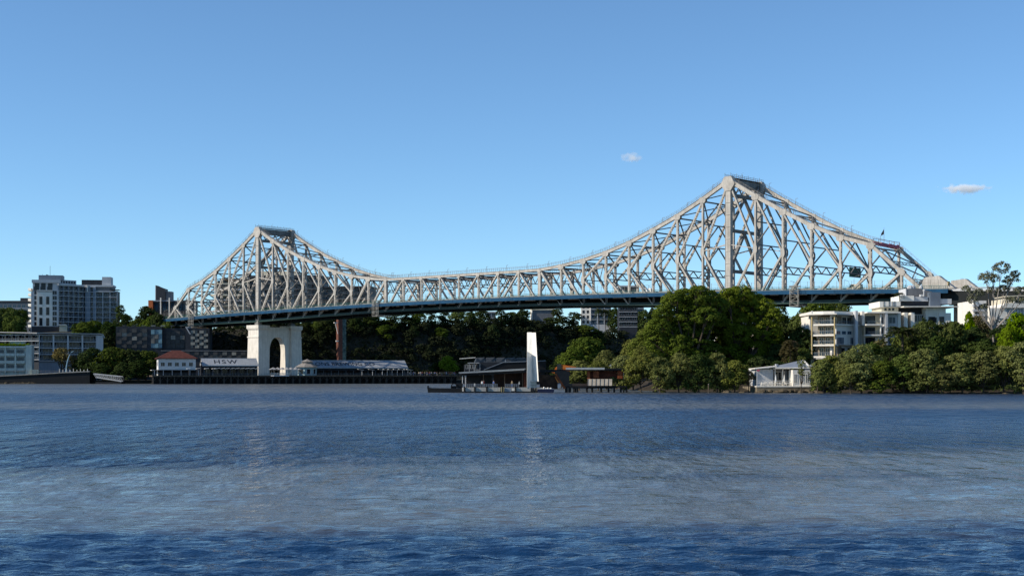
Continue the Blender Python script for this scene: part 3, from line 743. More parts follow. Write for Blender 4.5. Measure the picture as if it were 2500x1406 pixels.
# tall left apartments ------------------------------------------------
def tall_apartments():
    Y = 850; s = Y / F                                # metres per photo pixel here
    zb_ = PZ(806, Y) - 2
    t = thing('apartment_building', 'tall pale grey apartment tower of stepped wings on the hill at far left', 'building', (PX(76, Y), Y, 0), R(12))
    def X(px): return (px - 76) * s
    def Z(py): return PZ(py, Y)
    fh = (797 - 708) * s / 7.0                         # storey height
    z0 = Z(797)
    # left wing with punched windows
    block(t, 'wall', 0, X(140), 0, 16, zb_, Z(711), cream if False else white_c)
    block(t, 'wall', X(90), X(126), -.6, 0, Z(796), Z(708), white)
    for px, nx, w_ in ((86, 1, 1.6), (131, 2, 2.6)):
        for f in range(7): put_win(t, X(px), 0, z0 + f * fh + .4, w_, fh * .8, wglass, white_c, nx)
    for px, pn in ((99, wglass), (115, rust)):
        for f in range(3): put_win(t, X(px), -.6, z0 + .5 + f * fh * 2.05, 1.8, fh * 1.5, wglass, slate if pn is wglass else wood, 2)
    for f in range(2): put_win(t, X(104), 0, 0, .1, .1) if False else None
    # stepped penthouse floors
    block(t, 'penthouse_wall', X(79), X(140), 1.5, 16, Z(711), Z(690), white_c)
    for px in (88, 103, 119): put_win(t, X(px), 1.5, Z(708.5), 3.0, fh * .75, wglass, slate, 3); put_win(t, X(px + 1), 1.5, Z(699.5), 2.6, fh * .7, wglass, slate, 2)
    block(t, 'roof', X(77), X(144), .6, 16.4, Z(690) + .002, Z(682.5), white_c)
    block(t, 'plant_room', X(92), X(149), 3, 13, Z(682.5) + .004, Z(670.5), blueg)
    block(t, 'balcony_slab', X(90), X(128), -.8, 1.5, Z(712), Z(710.5), slate)
    for f in range(8):                                  # side balconies catching the sun on the left face
        a = MB(); zz = z0 + f * fh - .3; a.prism([(-.02, -.1), (-1.9, 1.3), (-1.9, 13), (-.02, 13)], 'z', zz, zz + 1.45); a.build('side_balcony', white, t)
    # balcony wing angled back
    w2 = thing('side_wing', None, None, (X(140), .8, 0), R(38)); w2.parent = t
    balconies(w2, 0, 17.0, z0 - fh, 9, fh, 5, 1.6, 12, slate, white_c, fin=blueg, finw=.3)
    block(w2, 'roof', -.4, 17.6, -.3, 12.2, z0 + 8 * fh + .03, z0 + 8 * fh + .9, white_c)
    block(w2, 'plant_room', 1, 14, 3, 10, z0 + 8 * fh + .91, z0 + 8 * fh + 3.6, white_c)
    a = MB(); 
    for k in range(7): a.box(1.3 + k * 1.8, 2.5 + k * 1.8, 2.9, 2.995, z0 + 8 * fh + 1.6, z0 + 8 * fh + 2.9)
    a.build('louvre', slate, w2)
    # right wing
    w3 = thing('rear_wing', None, None, (X(186), 13.2, 0), R(-4)); w3.parent = t
    L3 = X(276) - X(186); block(w3, 'sunlit_fin', L3 * .2, L3 * .2 + .4, -2.2, 1.7, z0 + 7 * fh, z0 + 8 * fh + 1.0, white)
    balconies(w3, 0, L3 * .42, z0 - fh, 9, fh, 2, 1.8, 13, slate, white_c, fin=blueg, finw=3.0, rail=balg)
    balconies(w3, L3 * .42 + .02, L3, z0 - fh, 8, fh, 3, 1.8, 13, slate, white_c, fin=white_c, finw=.4, rail=balg)
    block(w3, 'roof', -.3, L3 * .9, .5, 12.6, z0 + 8 * fh + .04, z0 + 8 * fh + 1.2, white_c)
    block(w3, 'awning_roof', L3 * .8, L3 + 1.2, -1.2, 8, z0 + 7 * fh + 1.3, z0 + 7 * fh + 1.5, slate); block(w3, 'roof', L3 * .42, L3 + .2, -.3, 12.9, z0 + 7 * fh + .05, z0 + 7 * fh + .6, white_c); block(w3, 'penthouse_wall', L3 * .42 + .03, L3 * .88, 1.5, 12.5, z0 + 7 * fh + .61, z0 + 8 * fh + .035, grey_b)
    block(w3, 'plant_room', L3 * .02, L3 * .6, 3.5, 11, z0 + 8 * fh + 1.21, z0 + 8 * fh + 4.4, slate)
    block(w3, 'lift_tower', L3 * .58, L3 * .82, 2.2, 11.5, z0 + 8 * fh + 1.22, z0 + 8 * fh + 6.2, white_c)
    a = MB(); a.tube([(X(117), 8, Z(671)), (X(117), 8, Z(646))], .09, 5)
    for k in range(4): a.tube([(X(100 + k * 9), 6, Z(671)), (X(100 + k * 9), 6, Z(667))], .07, 4)
    a.box(X(108), X(113), 6, 8, Z(670.5), Z(668.5)); a.build('roof_aerial', slate, t)
    # base and forecourt canopy
    block(t, 'podium', X(78), X(150), -2.4, -.62, zb_ - 6, Z(797), slate)
    block(t, 'entrance_canopy', X(139), X(160), -6, -2.5, Z(794), Z(792), white)
    block(t, 'podium', X(144), X(162), -5, -2.45, zb_ - 6, Z(794) - .02, cream)
tall_apartments()

# low apartments with a shallow curved roof --------------------------
def curved_apartments():
    Y = 728; s = Y / F
    t = thing('apartment_building', 'low blue grey riverside apartments with thin curved roof and upright fins', 'building', (PX(95, Y), Y, 0), R(19))
    L = (238 - 95) * s / math.cos(R(19)) * 1.0
    z0 = PZ(880, Y); fh = (PZ(808, Y) - z0) / 4.6
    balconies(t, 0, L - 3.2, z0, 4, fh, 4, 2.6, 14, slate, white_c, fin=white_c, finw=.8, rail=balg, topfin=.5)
    block(t, 'lower_wall', 0, L - .6, 1, 14, 0, z0 - .3, blueg)
    a = MB(); a.box(L - 3.18, L, -.2, 14, z0 - .28, z0 + 4 * fh + .2); a.build('end_wall', white_c, t)
    a = MB(); pts = [(-1, z0 + 4 * fh + .9), (L - 1.5, z0 + 4 * fh + .75), (L - .1, z0 + 4 * fh + .4), (L + .6, z0 + 4 * fh - 1.2)]
    for k in range(3):
        p, q = pts[k], pts[k + 1]; a.beam((p[0], 6.5, p[1]), (q[0], 6.5, q[1]), 15.5, .3)
    a.build('curved_roof', white_c, t)
    # left half, running down and away to the left behind the corner building
    l = thing('left_wing', None, None, (0, 0, 0), R(-38)); l.parent = t
    l.location = (-24.5 * math.cos(R(-38)), -24.5 * math.sin(R(-38)), 0)
    balconies(l, -8, 24.4, z0 + .6, 4, fh * .98, 8, 2.0, 12, blueg, white_c, fin=slate, finw=.3, rail=balg)
    a = MB(); a.beam((-9, 5.5, z0 + 4 * fh + 1.8), (24.4, 5.5, z0 + 4 * fh + .95), 14, .3); a.build('curved_roof', white_c, l)
    block(l, 'lower_wall', -8, 24.2, 1, 12, 0, z0 + .3, slate)
curved_apartments()

def corner_building():
    Y = 690; s = Y / F
    t = thing('terrace_building', 'pale green terrace building with planted roof at the bottom left edge', 'building', (PX(-40, Y), Y, 0), R(13))
    L = (72 + 40) * s
    z0 = PZ(905, Y); zt_ = PZ(846, Y)
    block(t, 'wall', 0, L - 2.9, 1.5, 12, z0 - 2, zt_, paleg); block(t, 'side_wall', L - 2.88, L, 0, 12, z0 - 2, zt_ + .8, paleg)
    for k in range(4):
        xa = L - 3.2 - (k + 1) * 4.6
        a = MB(); a.box(xa, xa + .5, .0, 1.48, z0 - 1, zt_ - .2); a.build('column', paleg, t)
        for f in range(3):
            z = z0 + .3 + f * 3.6
            put_win(t, xa + 2.5, 1.5, z + .1, 3.2, 2.6, bglass, blueg, 2)
            a = MB(); a.box(xa + .52, xa + 4.58, .2, 1.48, z - .35, z); a.box(xa + .52, xa + 4.58, .2, .3, z + .01, z + 1.0); a.build('balcony', paleg, t)
    block(t, 'parapet', -.2, L - 2.9, -.1, .4, zt_ - .5, zt_ + .3, paleg)
    block(t, 'garden_wall', L + .02, L + 3.4, -2, 4, z0 - 2, z0 + .6, cream)
    block(t, 'awning', 3, 8.5, 2, 6, zt_ + 2.4, zt_ + 2.6, bluep)
    a = MB(); [a.tube([(x, y, zt_), (x, y, zt_ + 2.4)], .06, 4) for x in (3.2, 8.3) for y in (2.2, 5.8)]; a.build('awning_post', slate, t)
    a = MB(); a.box(12, 18, 3, 9, zt_ + .002, zt_ + 2.4); a.box(11.5, 18.6, 2.5, 9.5, zt_ + 2.401, zt_ + 2.7); a.build('roof_pavilion', paleg, t)
    rng = np.random.RandomState(5); P = np.stack([rng.uniform(1, L - 1, 2600), rng.uniform(.8, 2.5, 2600), zt_ + .2 + np.abs(rng.normal(0, .6, 2600))], 1)
    Nn = rng.normal(size=P.shape); Nn /= np.linalg.norm(Nn, axis=1)[:, None]; quads('roof_garden_leaves', P, Nn, .45, L_lime, rng, t)
corner_building()

def far_left_block():
    Y = 1020; s = Y / F
    t = thing('office_block', 'flat roofed blue grey block beyond trees at the far left edge', 'building', (PX(-60, Y), Y, 0), 0)
    L = 134 * s; z0 = 24; zt_ = PZ(734, Y); block(t, 'wall', 0, L, 0, 20, z0, zt_, grey_b)
    block(t, 'plant_room', L * .8, L * .99, 2, 14, zt_ + .002, PZ(727, Y), slate)
    block(t, 'roof', -.5, L + .5, -.5, 20.5, zt_ + .003 - 1.2, zt_ - .2, slate)
    for f in range(3):
        z = zt_ - 5 - f * 3.7
        a = MB(); a.box(0, L, -.15, -.002, z - .9, z - .1); a.build('spandrel', blueg, t)
        for k in range(12): put_win(t, 1.7 + k * L / 12, 0, z, 2.6, 2.4, bglass, blueg, 2)
far_left_block()

def slab_towers():
    Y = 960; s = Y / F
    t = thing('office_block', 'low hilltop block with orange end wall and slim white columns under dark towers', 'building', (PX(362, Y), Y, 0), R(0))
    X = lambda p: (p - 362) * s; Z = lambda y: PZ(y, Y)
    block(t, 'end_wall', 0, X(374), 0, 16, 24, Z(733), orange if False else rust)
    a = MB(); a.box(0, X(373), -.1, -.005, Z(760), Z(734)); a.build('orange_cladding', mat('orange_cladding', (.42, .12, .04), .7), t)
    block(t, 'wall', X(374) + .02, X(470), 1.5, 16, 24, Z(736), slate)
    block(t, 'roof', X(374), X(475), -.3, 16.4, Z(736) + .002, Z(733), blueg)
    for k in range(5):
        x = X(393 + k * 21); a = MB(); a.box(x - .35, x + .35, -1.2, -.4, 24, Z(727)); a.build('column', white, t)
    for k in range(9): put_win(t, X(380 + k * 10), 1.5, Z(758), 2.2, 5.5, bglass, slate, 2)
    a = MB(); a.prism([(X(375), Z(736)), (X(375), Z(695)), (X(386), Z(700)), (X(398), Z(704)), (X(398), Z(736))], 'y', 6, 14); a.build('tower', slate, t)
    a = MB(); a.box(X(375) - .4, X(375) - .01, 6, 14, Z(736), Z(695)); a.build('tower_edge', white_c, t)
    block(t, 'tower', X(398) + .02, X(412), 7, 14, Z(736), Z(710), grey_b)
slab_towers()

def hill_hotel():
    Y = 930; s = Y / F
    t = thing('hotel_building', 'large dark hotel block with stacked balconies seen behind the left truss peak', 'building', (PX(520, Y), Y, 0), R(-6))
    X = lambda p: (p - 520) * s; Z = lambda y: PZ(y, Y)
    z0 = Z(762); fh = 3.4
    n1 = int((Z(676) - z0) / fh)
    block(t, 'wall', X(522), X(600), 6, 30, 20, Z(685), cream)
    for f in range(6):
        a = MB(); zz = z0 + f * 3.5; a.prism([(X(515) - (6 - f) * .1, 0), (X(545), -2.5), (X(604), .5), (X(604), 6), (X(515), 6)], 'z', zz, zz + 1.1); a.build('balcony_slab', cream if f % 2 else white_c, t)
        for k in range(5): put_win(t, X(530 + k * 14), 6, zz + 1.2, 3.0, 2.1, wglass, slate, 2)
    a = MB(); a.prism([(X(536), 1), (X(600), 0), (X(640), 3), (X(640), 20), (X(536), 20)], 'z', Z(684), Z(680)); a.build('roof', wood, t)
    balconies_par = thing('main_block', None, None, (X(604) + .5, 4, 0)); balconies_par.parent = t
    balconies(balconies_par, 0, X(780) - X(604), z0, 6, 3.7, 9, 2.2, 24, grey_b, grey_b, fin=slate, finw=.5, rail=balg)
    block(balconies_par, 'roof', -1, X(785) - X(604), -1, 24, z0 + 6 * 3.7 + .03, z0 + 6 * 3.7 + 1.6, slate)
    block(balconies_par, 'plant_room', 4, 30, 4, 20, z0 + 6 * 3.7 + 1.61, z0 + 6 * 3.7 + 4.6, cream)
    r = thing('long_block', None, None, (X(781), 6, 0)); r.parent = t
    balconies(r, 0, X(905) - X(781), z0 - 6, 6, 3.6, 8, 2.0, 20, slate, grey_b, fin=slate, finw=.4, rail=balg)
    block(r, 'roof', -.5, X(908) - X(781), -1, 20, z0 - 6 + 6 * 3.6 + .03, z0 - 6 + 6 * 3.6 + 1.0, slate)
hill_hotel()

# patterned carpark style building near the left pier -----------------
def patterned():
    Y = 748; s = Y / F
    t = thing('hotel_building', 'dark low building clad in chequered metal panels left of the white pier', 'building', (PX(283, Y), Y, 0), R(7))
    X = lambda p: (p - 283) * s; Z = lambda y: PZ(y, Y)
    block(t, 'wall', 0, X(392), 0, 18, 1, Z(797), slate)
    block(t, 'wall', X(449), X(507), .5, 18, 1, Z(800), slate)
    block(t, 'core_wall', X(392) + .02, X(449) - .02, 2.5, 18, 1, Z(800), slate)
    block(t, 'lower_wall', X(392), X(612), -3, 6, 1, Z(857), slate)
    rng = random.Random(4)
    m3 = [mat('panel_pale_grey', (.22, .22, .2), .5, .2, .6, metal=.2), mat('panel_mid_grey', (.13, .135, .13), .5, .25, .6, metal=.2), mat('panel_dark_grey', (.05, .053, .055), .55, .2, .6), mat('panel_glass_blue', (.1, .2, .27), .12, .2, .4)]
    def panels(x0, x1, y, zlo, zhi, cw, ch, mode):
        a = MB(); nx = int((x1 - x0) / cw); nz = int((zhi - zlo) / ch)
        for i in range(nx):
            for j in range(nz):
                xa = x0 + i * cw; za = zlo + j * ch; sk = .45 if (i + j) % 2 else -.45
                a.k = (0 if (i + j) % 2 else 1) if mode == 0 else (2 if rng.random() < .8 else rng.choice((0, 1, 2)))
                if mode == 2: a.k = 3 if rng.random() < .8 else 1
                dpt = .12 + .1 * ((i + j) % 2)
                a.add([(xa, y - dpt, za), (xa + cw * .96, y - dpt - sk * .5, za), (xa + cw * .96 , y - dpt - sk * .5, za + ch * .97), (xa, y - dpt, za + ch * .97),
                       (xa, y, za), (xa + cw * .96, y, za), (xa + cw * .96, y, za + ch * .97), (xa, y, za + ch * .97)],
                      [(0, 1, 2, 3), (4, 7, 6, 5), (0, 4, 5, 1), (1, 5, 6, 2), (2, 6, 7, 3), (3, 7, 4, 0)])
        a.build('chequered_cladding', m3, t)
    panels(X(462), X(507), .5, Z(849), Z(804), 2.25, 1.55, 0)
    panels(X(402), X(448), 2.4, Z(849), Z(805), 2.4, 2.2, 1)
    panels(X(367), X(401), -.05, Z(849), Z(803), 1.9, 2.4, 2)
    panels(X(285), X(366), -.05, Z(849), Z(802), 2.6, 2.0, 1)
    panels(X(450), X(610), -3.05, Z(874), Z(859), 2.4, 1.6, 1)
    block(t, 'terrace_roof', X(392), X(614), -3.4, 6.5, Z(857) + .01, Z(855), grey_b)
    for k in range(9):
        x = X(300 + k * 23); a = MB(); a.box(x, x + .15, 1, 1.2, Z(800), Z(795)); a.box(x - .6, x + 1.6, .8, 3, Z(795), Z(794)); a.build('roof_light_mast', white_c if k in (3, 4) else grey_b, t)
    a = MB(); a.box(X(474), X(503), 3, 8, Z(800), Z(798.5)); a.build('timber_pergola', mat('pergola_timber', (.3, .16, .06), .8), t)
    a = MB()
    for k in range(7): a.beam((X(452 + k * 1.6), 1 + k * .2, Z(797)), (X(455 + k * 1.2), 1, Z(813)), .5, .12)
    a.beam((X(450), .3, Z(797)), (X(461), .3, Z(815)), 1.0, .5); a.build('roof_stair', white_c, t)
patterned()

# boardwalk and wharf buildings --------------------------------------
QA = R(16.7)
def Q(px, back=0):      # a point on the wharf front line (water side) below photo column px
    k = (px - CX) / F; Y = 705 / (1 - .3 * k); return Vector((k * Y - math.sin(QA) * back, Y + math.cos(QA) * back, 0))
wharf = thing('boardwalk', 'dark timber river boardwalk on rows of piles in front of the wharf sheds', 'boardwalk', Q(372), QA)
LW = (Q(1122) - Q(372)).length
block(wharf, 'deck', 0, LW, 0, 60, 3.4, 4.0, wood)
block(wharf, 'retaining_wall', 0, LW, 6, 8, -2, 3.39, black)
a = MB(); b = MB()
for k in range(int(LW / 3.2)):
    x = k * 3.2 + .4
    for y in (.5, 3.5): a.tube([(x, y, -2), (x, y, 3.4)], .22, 6)
    a.beam((x, .5, 1.2), (x + 1.6, .5, 3.1), .14, .14); a.beam((x, .5, 1.2), (x - 1.6, .5, 3.1), .14, .14)
a.build('piles', mat('pile_timber', (.075, .07, .065), .9, .3, 1), wharf)
a = MB(); a.box(0, LW, -.05, .1, 3.2, 3.39); a.build('fascia_board', black, wharf)
a = MB()
for k in range(int(LW / 1.5)): a.box(k * 1.5, k * 1.5 + .07, .15, .22, 4, 5.0)
for z in (4.3, 4.6, 4.95): a.box(0, LW, .16, .21, z, z + .04)
a.build('railing', grey_b, wharf)

def letters(par, txt, x, y, z, size, sx, tilt, m=navy, rz=0, sp=1.0):
    cu = bpy.data.curves.new('lettering', 'FONT'); cu.body = txt; cu.size = size; cu.extrude = .04; cu.space_character = sp; cu.align_x = 'CENTER'; cu.align_y = 'CENTER'; cu.offset = .03
    o = bpy.data.objects.new('lettering', cu); C.objects.link(o); o.data.materials.append(m); o.parent = par
    bpy.context.view_layer.update(); me = bpy.data.meshes.new_from_object(o.evaluated_get(bpy.context.evaluated_depsgraph_get())); bpy.data.objects.remove(o)
    o = bpy.data.objects.new('lettering', me); C.objects.link(o); o.parent = par
    o.location = (x, y, z); o.rotation_euler = (tilt, 0, rz); o.scale = (sx, 1, 1); return o
def shed(px0, px1, back, ye, yr, dep, label, txt, tx, tsz, sp):
    """gabled shed; its eave runs px0..px1 at photo height ye, its ridge at yr"""
    o = Q(px0, back); t = thing('wharf_shed', label, 'shed', o, QA)
    k = (px1 - CX) / F; L = (k * o.y - o.x) / (math.cos(QA) - k * math.sin(QA))
    ze = PZ(ye, o.y); zr = PZ(yr, o.y + dep / 2); h = dep / 2
    block(t, 'wall', .3, L - .3, .6, dep - .6, 3.9, ze, slate)  # dark wall colour stands in for shade under the roofs
    a = MB(); a.prism([(.6, ze), (dep - .6, ze), (h, zr - .25)], 'x', .25, L - .25); a.build('gable_wall', white_c, t)
    a = MB()
    sl = math.atan2(zr - ze, h)
    a.beam((L / 2, -.4, ze - .1), (L / 2, h, zr), L, .18, (0, 0, 1)); a.beam((L / 2, dep + .4, ze - .1), (L / 2, h, zr), L, .18, (0, 0, 1))
    for q in range(int(L / 1.1)): a.beam((q * 1.1 + .3, -.42, ze), (q * 1.1 + .3, h, zr + .1), .07, .05)
    a.build('roof', tin, t)
    a = MB(); a.beam((0, h, zr + .16), (L, h, zr + .16), .5, .12); a.build('ridge_cap', white_c, t)
    a = MB(); a.box(-.1, L + .1, -.55, -.4, ze - .35, ze); a.build('gutter', white_c, t)
    nm = Vector((0, -math.sin(sl), math.cos(sl))); c = Vector((tx * L, h * .45, ze + (zr - ze) * .45)) + nm * .16
    letters(t, txt, c.x, c.y, c.z, tsz, .62, sl, sp=sp)
    for q in range(int(L / 4)):
        put_win(t, 2.5 + q * 4, .6, 4.6, 2.4, 2.6, wglass, slate, 3)
    a = MB(); a.box(.2, L - .2, -4.5, .3, ze - 1.6, ze - 1.45)
    a.build('verandah_roof', slate, t)
    a = MB()
    for q in range(int(L / 4) + 1): a.box(.4 + q * 4, .6 + q * 4, -4.3, -4.1, 4.0, ze - 1.6)
    a.build('verandah_post', grey_b, t)
    return t, L
shed(499, 631, 12, 891.5, 875, 17, 'long grey tin roofed shed lettered with three letters left of pier', 'HSW', .42, 7.2, 1.25)
shed(779, 996, 92, 897, 879.5, 17, 'long tin roofed shed with brewing company lettering right of pier', 'FELONS BREWING CO', .42, 6.0, 1.02)

def red_pavilion():
    o = Q(389, 9); t = thing('pavilion', 'white pavilion with red tiled hipped roof beside the riverside trees', 'building', o, QA)
    s = o.y / F; L = 17.0; dp = 15; ze = PZ(874, o.y); zr = PZ(854.5, o.y)
    block(t, 'wall', 0, L, 0, dp, 3.9, ze, mat('shade_greyed_pavilion_paint', (.55, .55, .54), .7, .08, .5))  # white wall greyed so the colour darkens its shaded front
    for q in range(5): put_win(t, 2 + q * 3.2, 0, ze - 3.8, 1.9, 1.9, wglass, white_c, 2)
    for q in range(3):
        e = linked('window', win_mesh(1.8, 1.9, wglass, white, 2), t, (0, 3 + q * 4.2, ze - 3.6), R(-90))
    a = MB(); v = .9
    a.add([(-v, -v, ze), (L + v, -v, ze), (L + v, dp + v, ze), (-v, dp + v, ze), (L * .38, dp * .5, zr), (L * .62, dp * .5, zr)], [(0, 1, 5, 4), (1, 2, 5), (2, 3, 4, 5), (3, 0, 4), (3, 2, 1, 0)])
    a.box(-v, L + v, -v, dp + v, ze - .3, ze - .005); a.build('roof', redroof, t)
    block(t, 'lower_wall', -.05, L + .05, -.06, 3, 3.9, ze - 5.62, black); block(t, 'verandah_roof', -2.2, L + 1.5, -3.2, -.02, ze - 5.6, ze - 5.4, grey_b)  # black lower wall stands in for shade under the verandah
    block(t, 'side_awning', -3.0, -.02, 0, dp, ze - 5.65, ze - 5.45, white)
    a = MB()
    for q in range(6): a.box(-2 + q * 4, -1.8 + q * 4, -3.1, -2.9, 4, ze - 5.6)
    a.build('verandah_post', white_c, t)
    letters(t, 'WHARVES', L * .45, -.06, ze - 1.1, 1.1, .9, R(90), navy) if False else None
red_pavilion()

def rotunda():
    o = Q(757, 9); t = thing('rotunda', 'small pale blue rotunda with two tier shingle roof in front of pier', 'building', o, QA)
    def ring(r): return [(r * math.cos(k * math.pi / 4 + math.pi / 8), r * math.sin(k * math.pi / 4 + math.pi / 8)) for k in range(8)]
    ze = PZ(896, o.y)
    a = MB(); a.prism(ring(4.6), 'z', 3.9, ze); a.build('wall', mat('pale_blue_timber', (.25, .36, .38), .7, .1, .5), t)
    for k in range(8):
        an = k * math.pi / 4; 
        x, y = 4.25 * math.cos(an), 4.25 * math.sin(an); linked('window', win_mesh(1.8, 2.6, wglass, white_c, 1), t, (x, y, 4.5), an + math.pi / 2)
    a = MB(); r0, r1, r2 = ring(6.1), ring(2.6), ring(2.5)
    vs = [(x, y, ze) for x, y in r0] + [(x, y, ze + 1.9) for x, y in r1]; a.add(vs, [(k, (k + 1) % 8, 8 + (k + 1) % 8, 8 + k) for k in range(8)] + [tuple(range(8))[::-1]])
    vs = [(x, y, ze + 1.9) for x, y in r2] + [(x, y, ze + 2.5) for x, y in r2]; a.add(vs, [(k, (k + 1) % 8, 8 + (k + 1) % 8, 8 + k) for k in range(8)])
    vs = [(x * 1.25, y * 1.25, ze + 2.5) for x, y in r1] + [(0, 0, ze + 3.9)]; a.add(vs, [(k, (k + 1) % 8, 8) for k in range(8)] + [tuple(range(8))[::-1]])
    a.build('roof', mat('grey_shingle', (.24, .22, .2), .85, .2, 1.2), t)
rotunda()

def pylon():
    Y = 792; s = Y / F; t = thing('brick_pylon', 'tall narrow red brick pylon with painted side under the bridge', 'pylon', (PX(826, Y), Y, 0), R(30))
    block(t, 'brick_face', 0, 2.5, 0, 2.9, 2, PZ(779, Y), brick); block(t, 'painted_face', 2.52, 4.9, .4, 2.9, 2, PZ(779, Y), mural)
    a = MB(); a.beam((-.3, -.2, PZ(815, Y)), (-1.9, -.2, PZ(789, Y)), .3, .3); a.box(-2.6, -.6, -.6, .6, PZ(789, Y), PZ(787, Y)); a.box(-1.4, -.02, -.4, .4, PZ(834, Y), PZ(831, Y)); a.build('light_bracket', white, t)
    block(t, 'foot', .6, 2.6, -.1, 2.5, 1, 2, conc_g)
pylon()

# buildings on the far hill seen under the deck ------------------------
def hill_house():
    Y = 960; t = thing('house', 'flat roofed house with pale cream roof edge on the cliff top', 'house', (PX(1300, Y), Y, 0), R(4)); s = Y / F
    L = 52 * s; z0 = 33; zt_ = PZ(757, Y)
    block(t, 'wall', 0, L, 0, 12, z0, zt_, grey_b); block(t, 'roof', -.6, L + .6, -.6, 12.6, zt_ + .002, PZ(752.5, Y), cream); block(t, 'end_wall', -.5, -.02, -.5, 12, z0, zt_, white)
    for q in range(4): put_win(t, 2 + q * 3.3, 0, z0 + 1.5, 2.2, 2.2, wglass, slate, 2)
hill_house()
def shopblock(px0, px1, Y, ytop, ybot, wall, label, pane, ncol, nf, rz=0):
    t = thing('apartment_building', label, 'building', (PX(px0, Y), Y, 0), rz); s = Y / F; L = (px1 - px0) * s
    z0 = PZ(ybot, Y); zt_ = PZ(ytop, Y); fh = (zt_ - z0) / nf
    balconies(t, 0, L, z0, nf, fh, ncol, 1.4, 16, wall, white_c, fin=wall, finw=.4, rail=pane, pane=pane)
    block(t, 'base', 0, L, 0, 16, z0 - 14, z0 - .3, wall); block(t, 'roof', -.4, L + .4, -.4, 16.4, zt_ + .03, zt_ + .8, white_c); return t, L
t, L = shopblock(1442, 1492, 960, 742, 792, white_c, 'white block with green glass balconies beyond the cliff under the deck', bglass, 3, 4)
a = MB(); a.box(-6.2, -.02, 3, 12, PZ(800, 960), PZ(742, 960)); a.build('white_wing', white, t)
for f in range(4):
    for k in range(2): put_win(t, -4.6 + k * 2.9, 3, PZ(789, 960) + f * 3.4, 1.5, 1.9, wglass, slate, 1)
shopblock(1512, 1556, 900, 700, 797, slate, 'dark grey apartment block beyond the cliff under the deck', wglass, 3, 8)
shopblock(1555, 1572, 985, 738, 797, grey_b, 'pale grey concrete apartment block partly behind the big fig tree', bglass, 1, 4)
shopblock(1424, 1440, 1060, 752, 790, white, 'narrow white block left of the green glass balconies', wglass, 2, 4)
shopblock(1190, 1210, 1080, 763, 775, blueg, 'small blue grey block among trees on the cliff top', wglass, 2, 1)

def sawtooth():
    o = Vector((PX(1128, 655), 655, 0)); t = thing('sawtooth_shed', 'dark sawtooth roofed building behind the ferry terminal roof', 'shed', o, R(3)); s = 655 / F
    X = lambda p: (p - 1128) * s; Z = lambda y: PZ(y, 655)
    block(t, 'wall', X(1165), X(1330), 0, 22, 0, Z(884), slate); block(t, 'verandah_wall', X(1135), X(1165) - .02, 4, 20, 0, Z(890), slate)
    for k in range(6):
        a = MB(); xa = X(1160 + k * 25); a.prism([(xa, Z(884) + .01), (xa + X(1153), Z(884) + .01), (xa + X(1150), Z(872)), (xa + X(1132), Z(873.5))], 'y', .4, 22)
        a.build('roof_tooth', mat('sawtooth_sheeting', (.09, .1, .115), .5, .2, .5), t)
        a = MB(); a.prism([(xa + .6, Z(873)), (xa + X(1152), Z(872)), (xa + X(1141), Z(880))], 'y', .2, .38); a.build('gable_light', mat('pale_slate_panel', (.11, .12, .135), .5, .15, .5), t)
    a = MB(); a.beam((X(1122), 1, Z(875.5)), (X(1161), 1, Z(872.5)), 3, .35); a.build('canopy', white, t)
    a = MB(); a.beam((X(1142), -1, Z(886)), (X(1170), -1, Z(885.5)), 1.5, .25)
    for p in (1145, 1157, 1171): a.box(X(p), X(p) + .2, -1.1, -.9, 1, Z(886))
    a.box(X(1160), X(1170), -1.2, -.8, Z(903), Z(902)); a.build('terrace_frame', white_c, t)
    a = MB(); a.prism([(X(1180), Z(903)), (X(1226), Z(885)), (X(1330), Z(881)), (X(1330), Z(908)), (X(1180), Z(908))], 'y', -8, -.5); a.build('lean_to', black, t)
    a = MB(); a.beam((X(1180), -8.1, Z(902.6)), (X(1226), -8.1, Z(884.8)), .4, .3); a.beam((X(1226), -8.1, Z(884.6)), (X(1330), -8.1, Z(880.6)), .4, .3); a.box(X(1232), X(1234), -6, -5, Z(884), Z(878)); a.build('roof_edge', blueg, t)
    for k in range(5): put_win(t, X(1140 + k * 6), 4, Z(900), 1.0, 2.0, wglass, white_c, 1)
sawtooth()

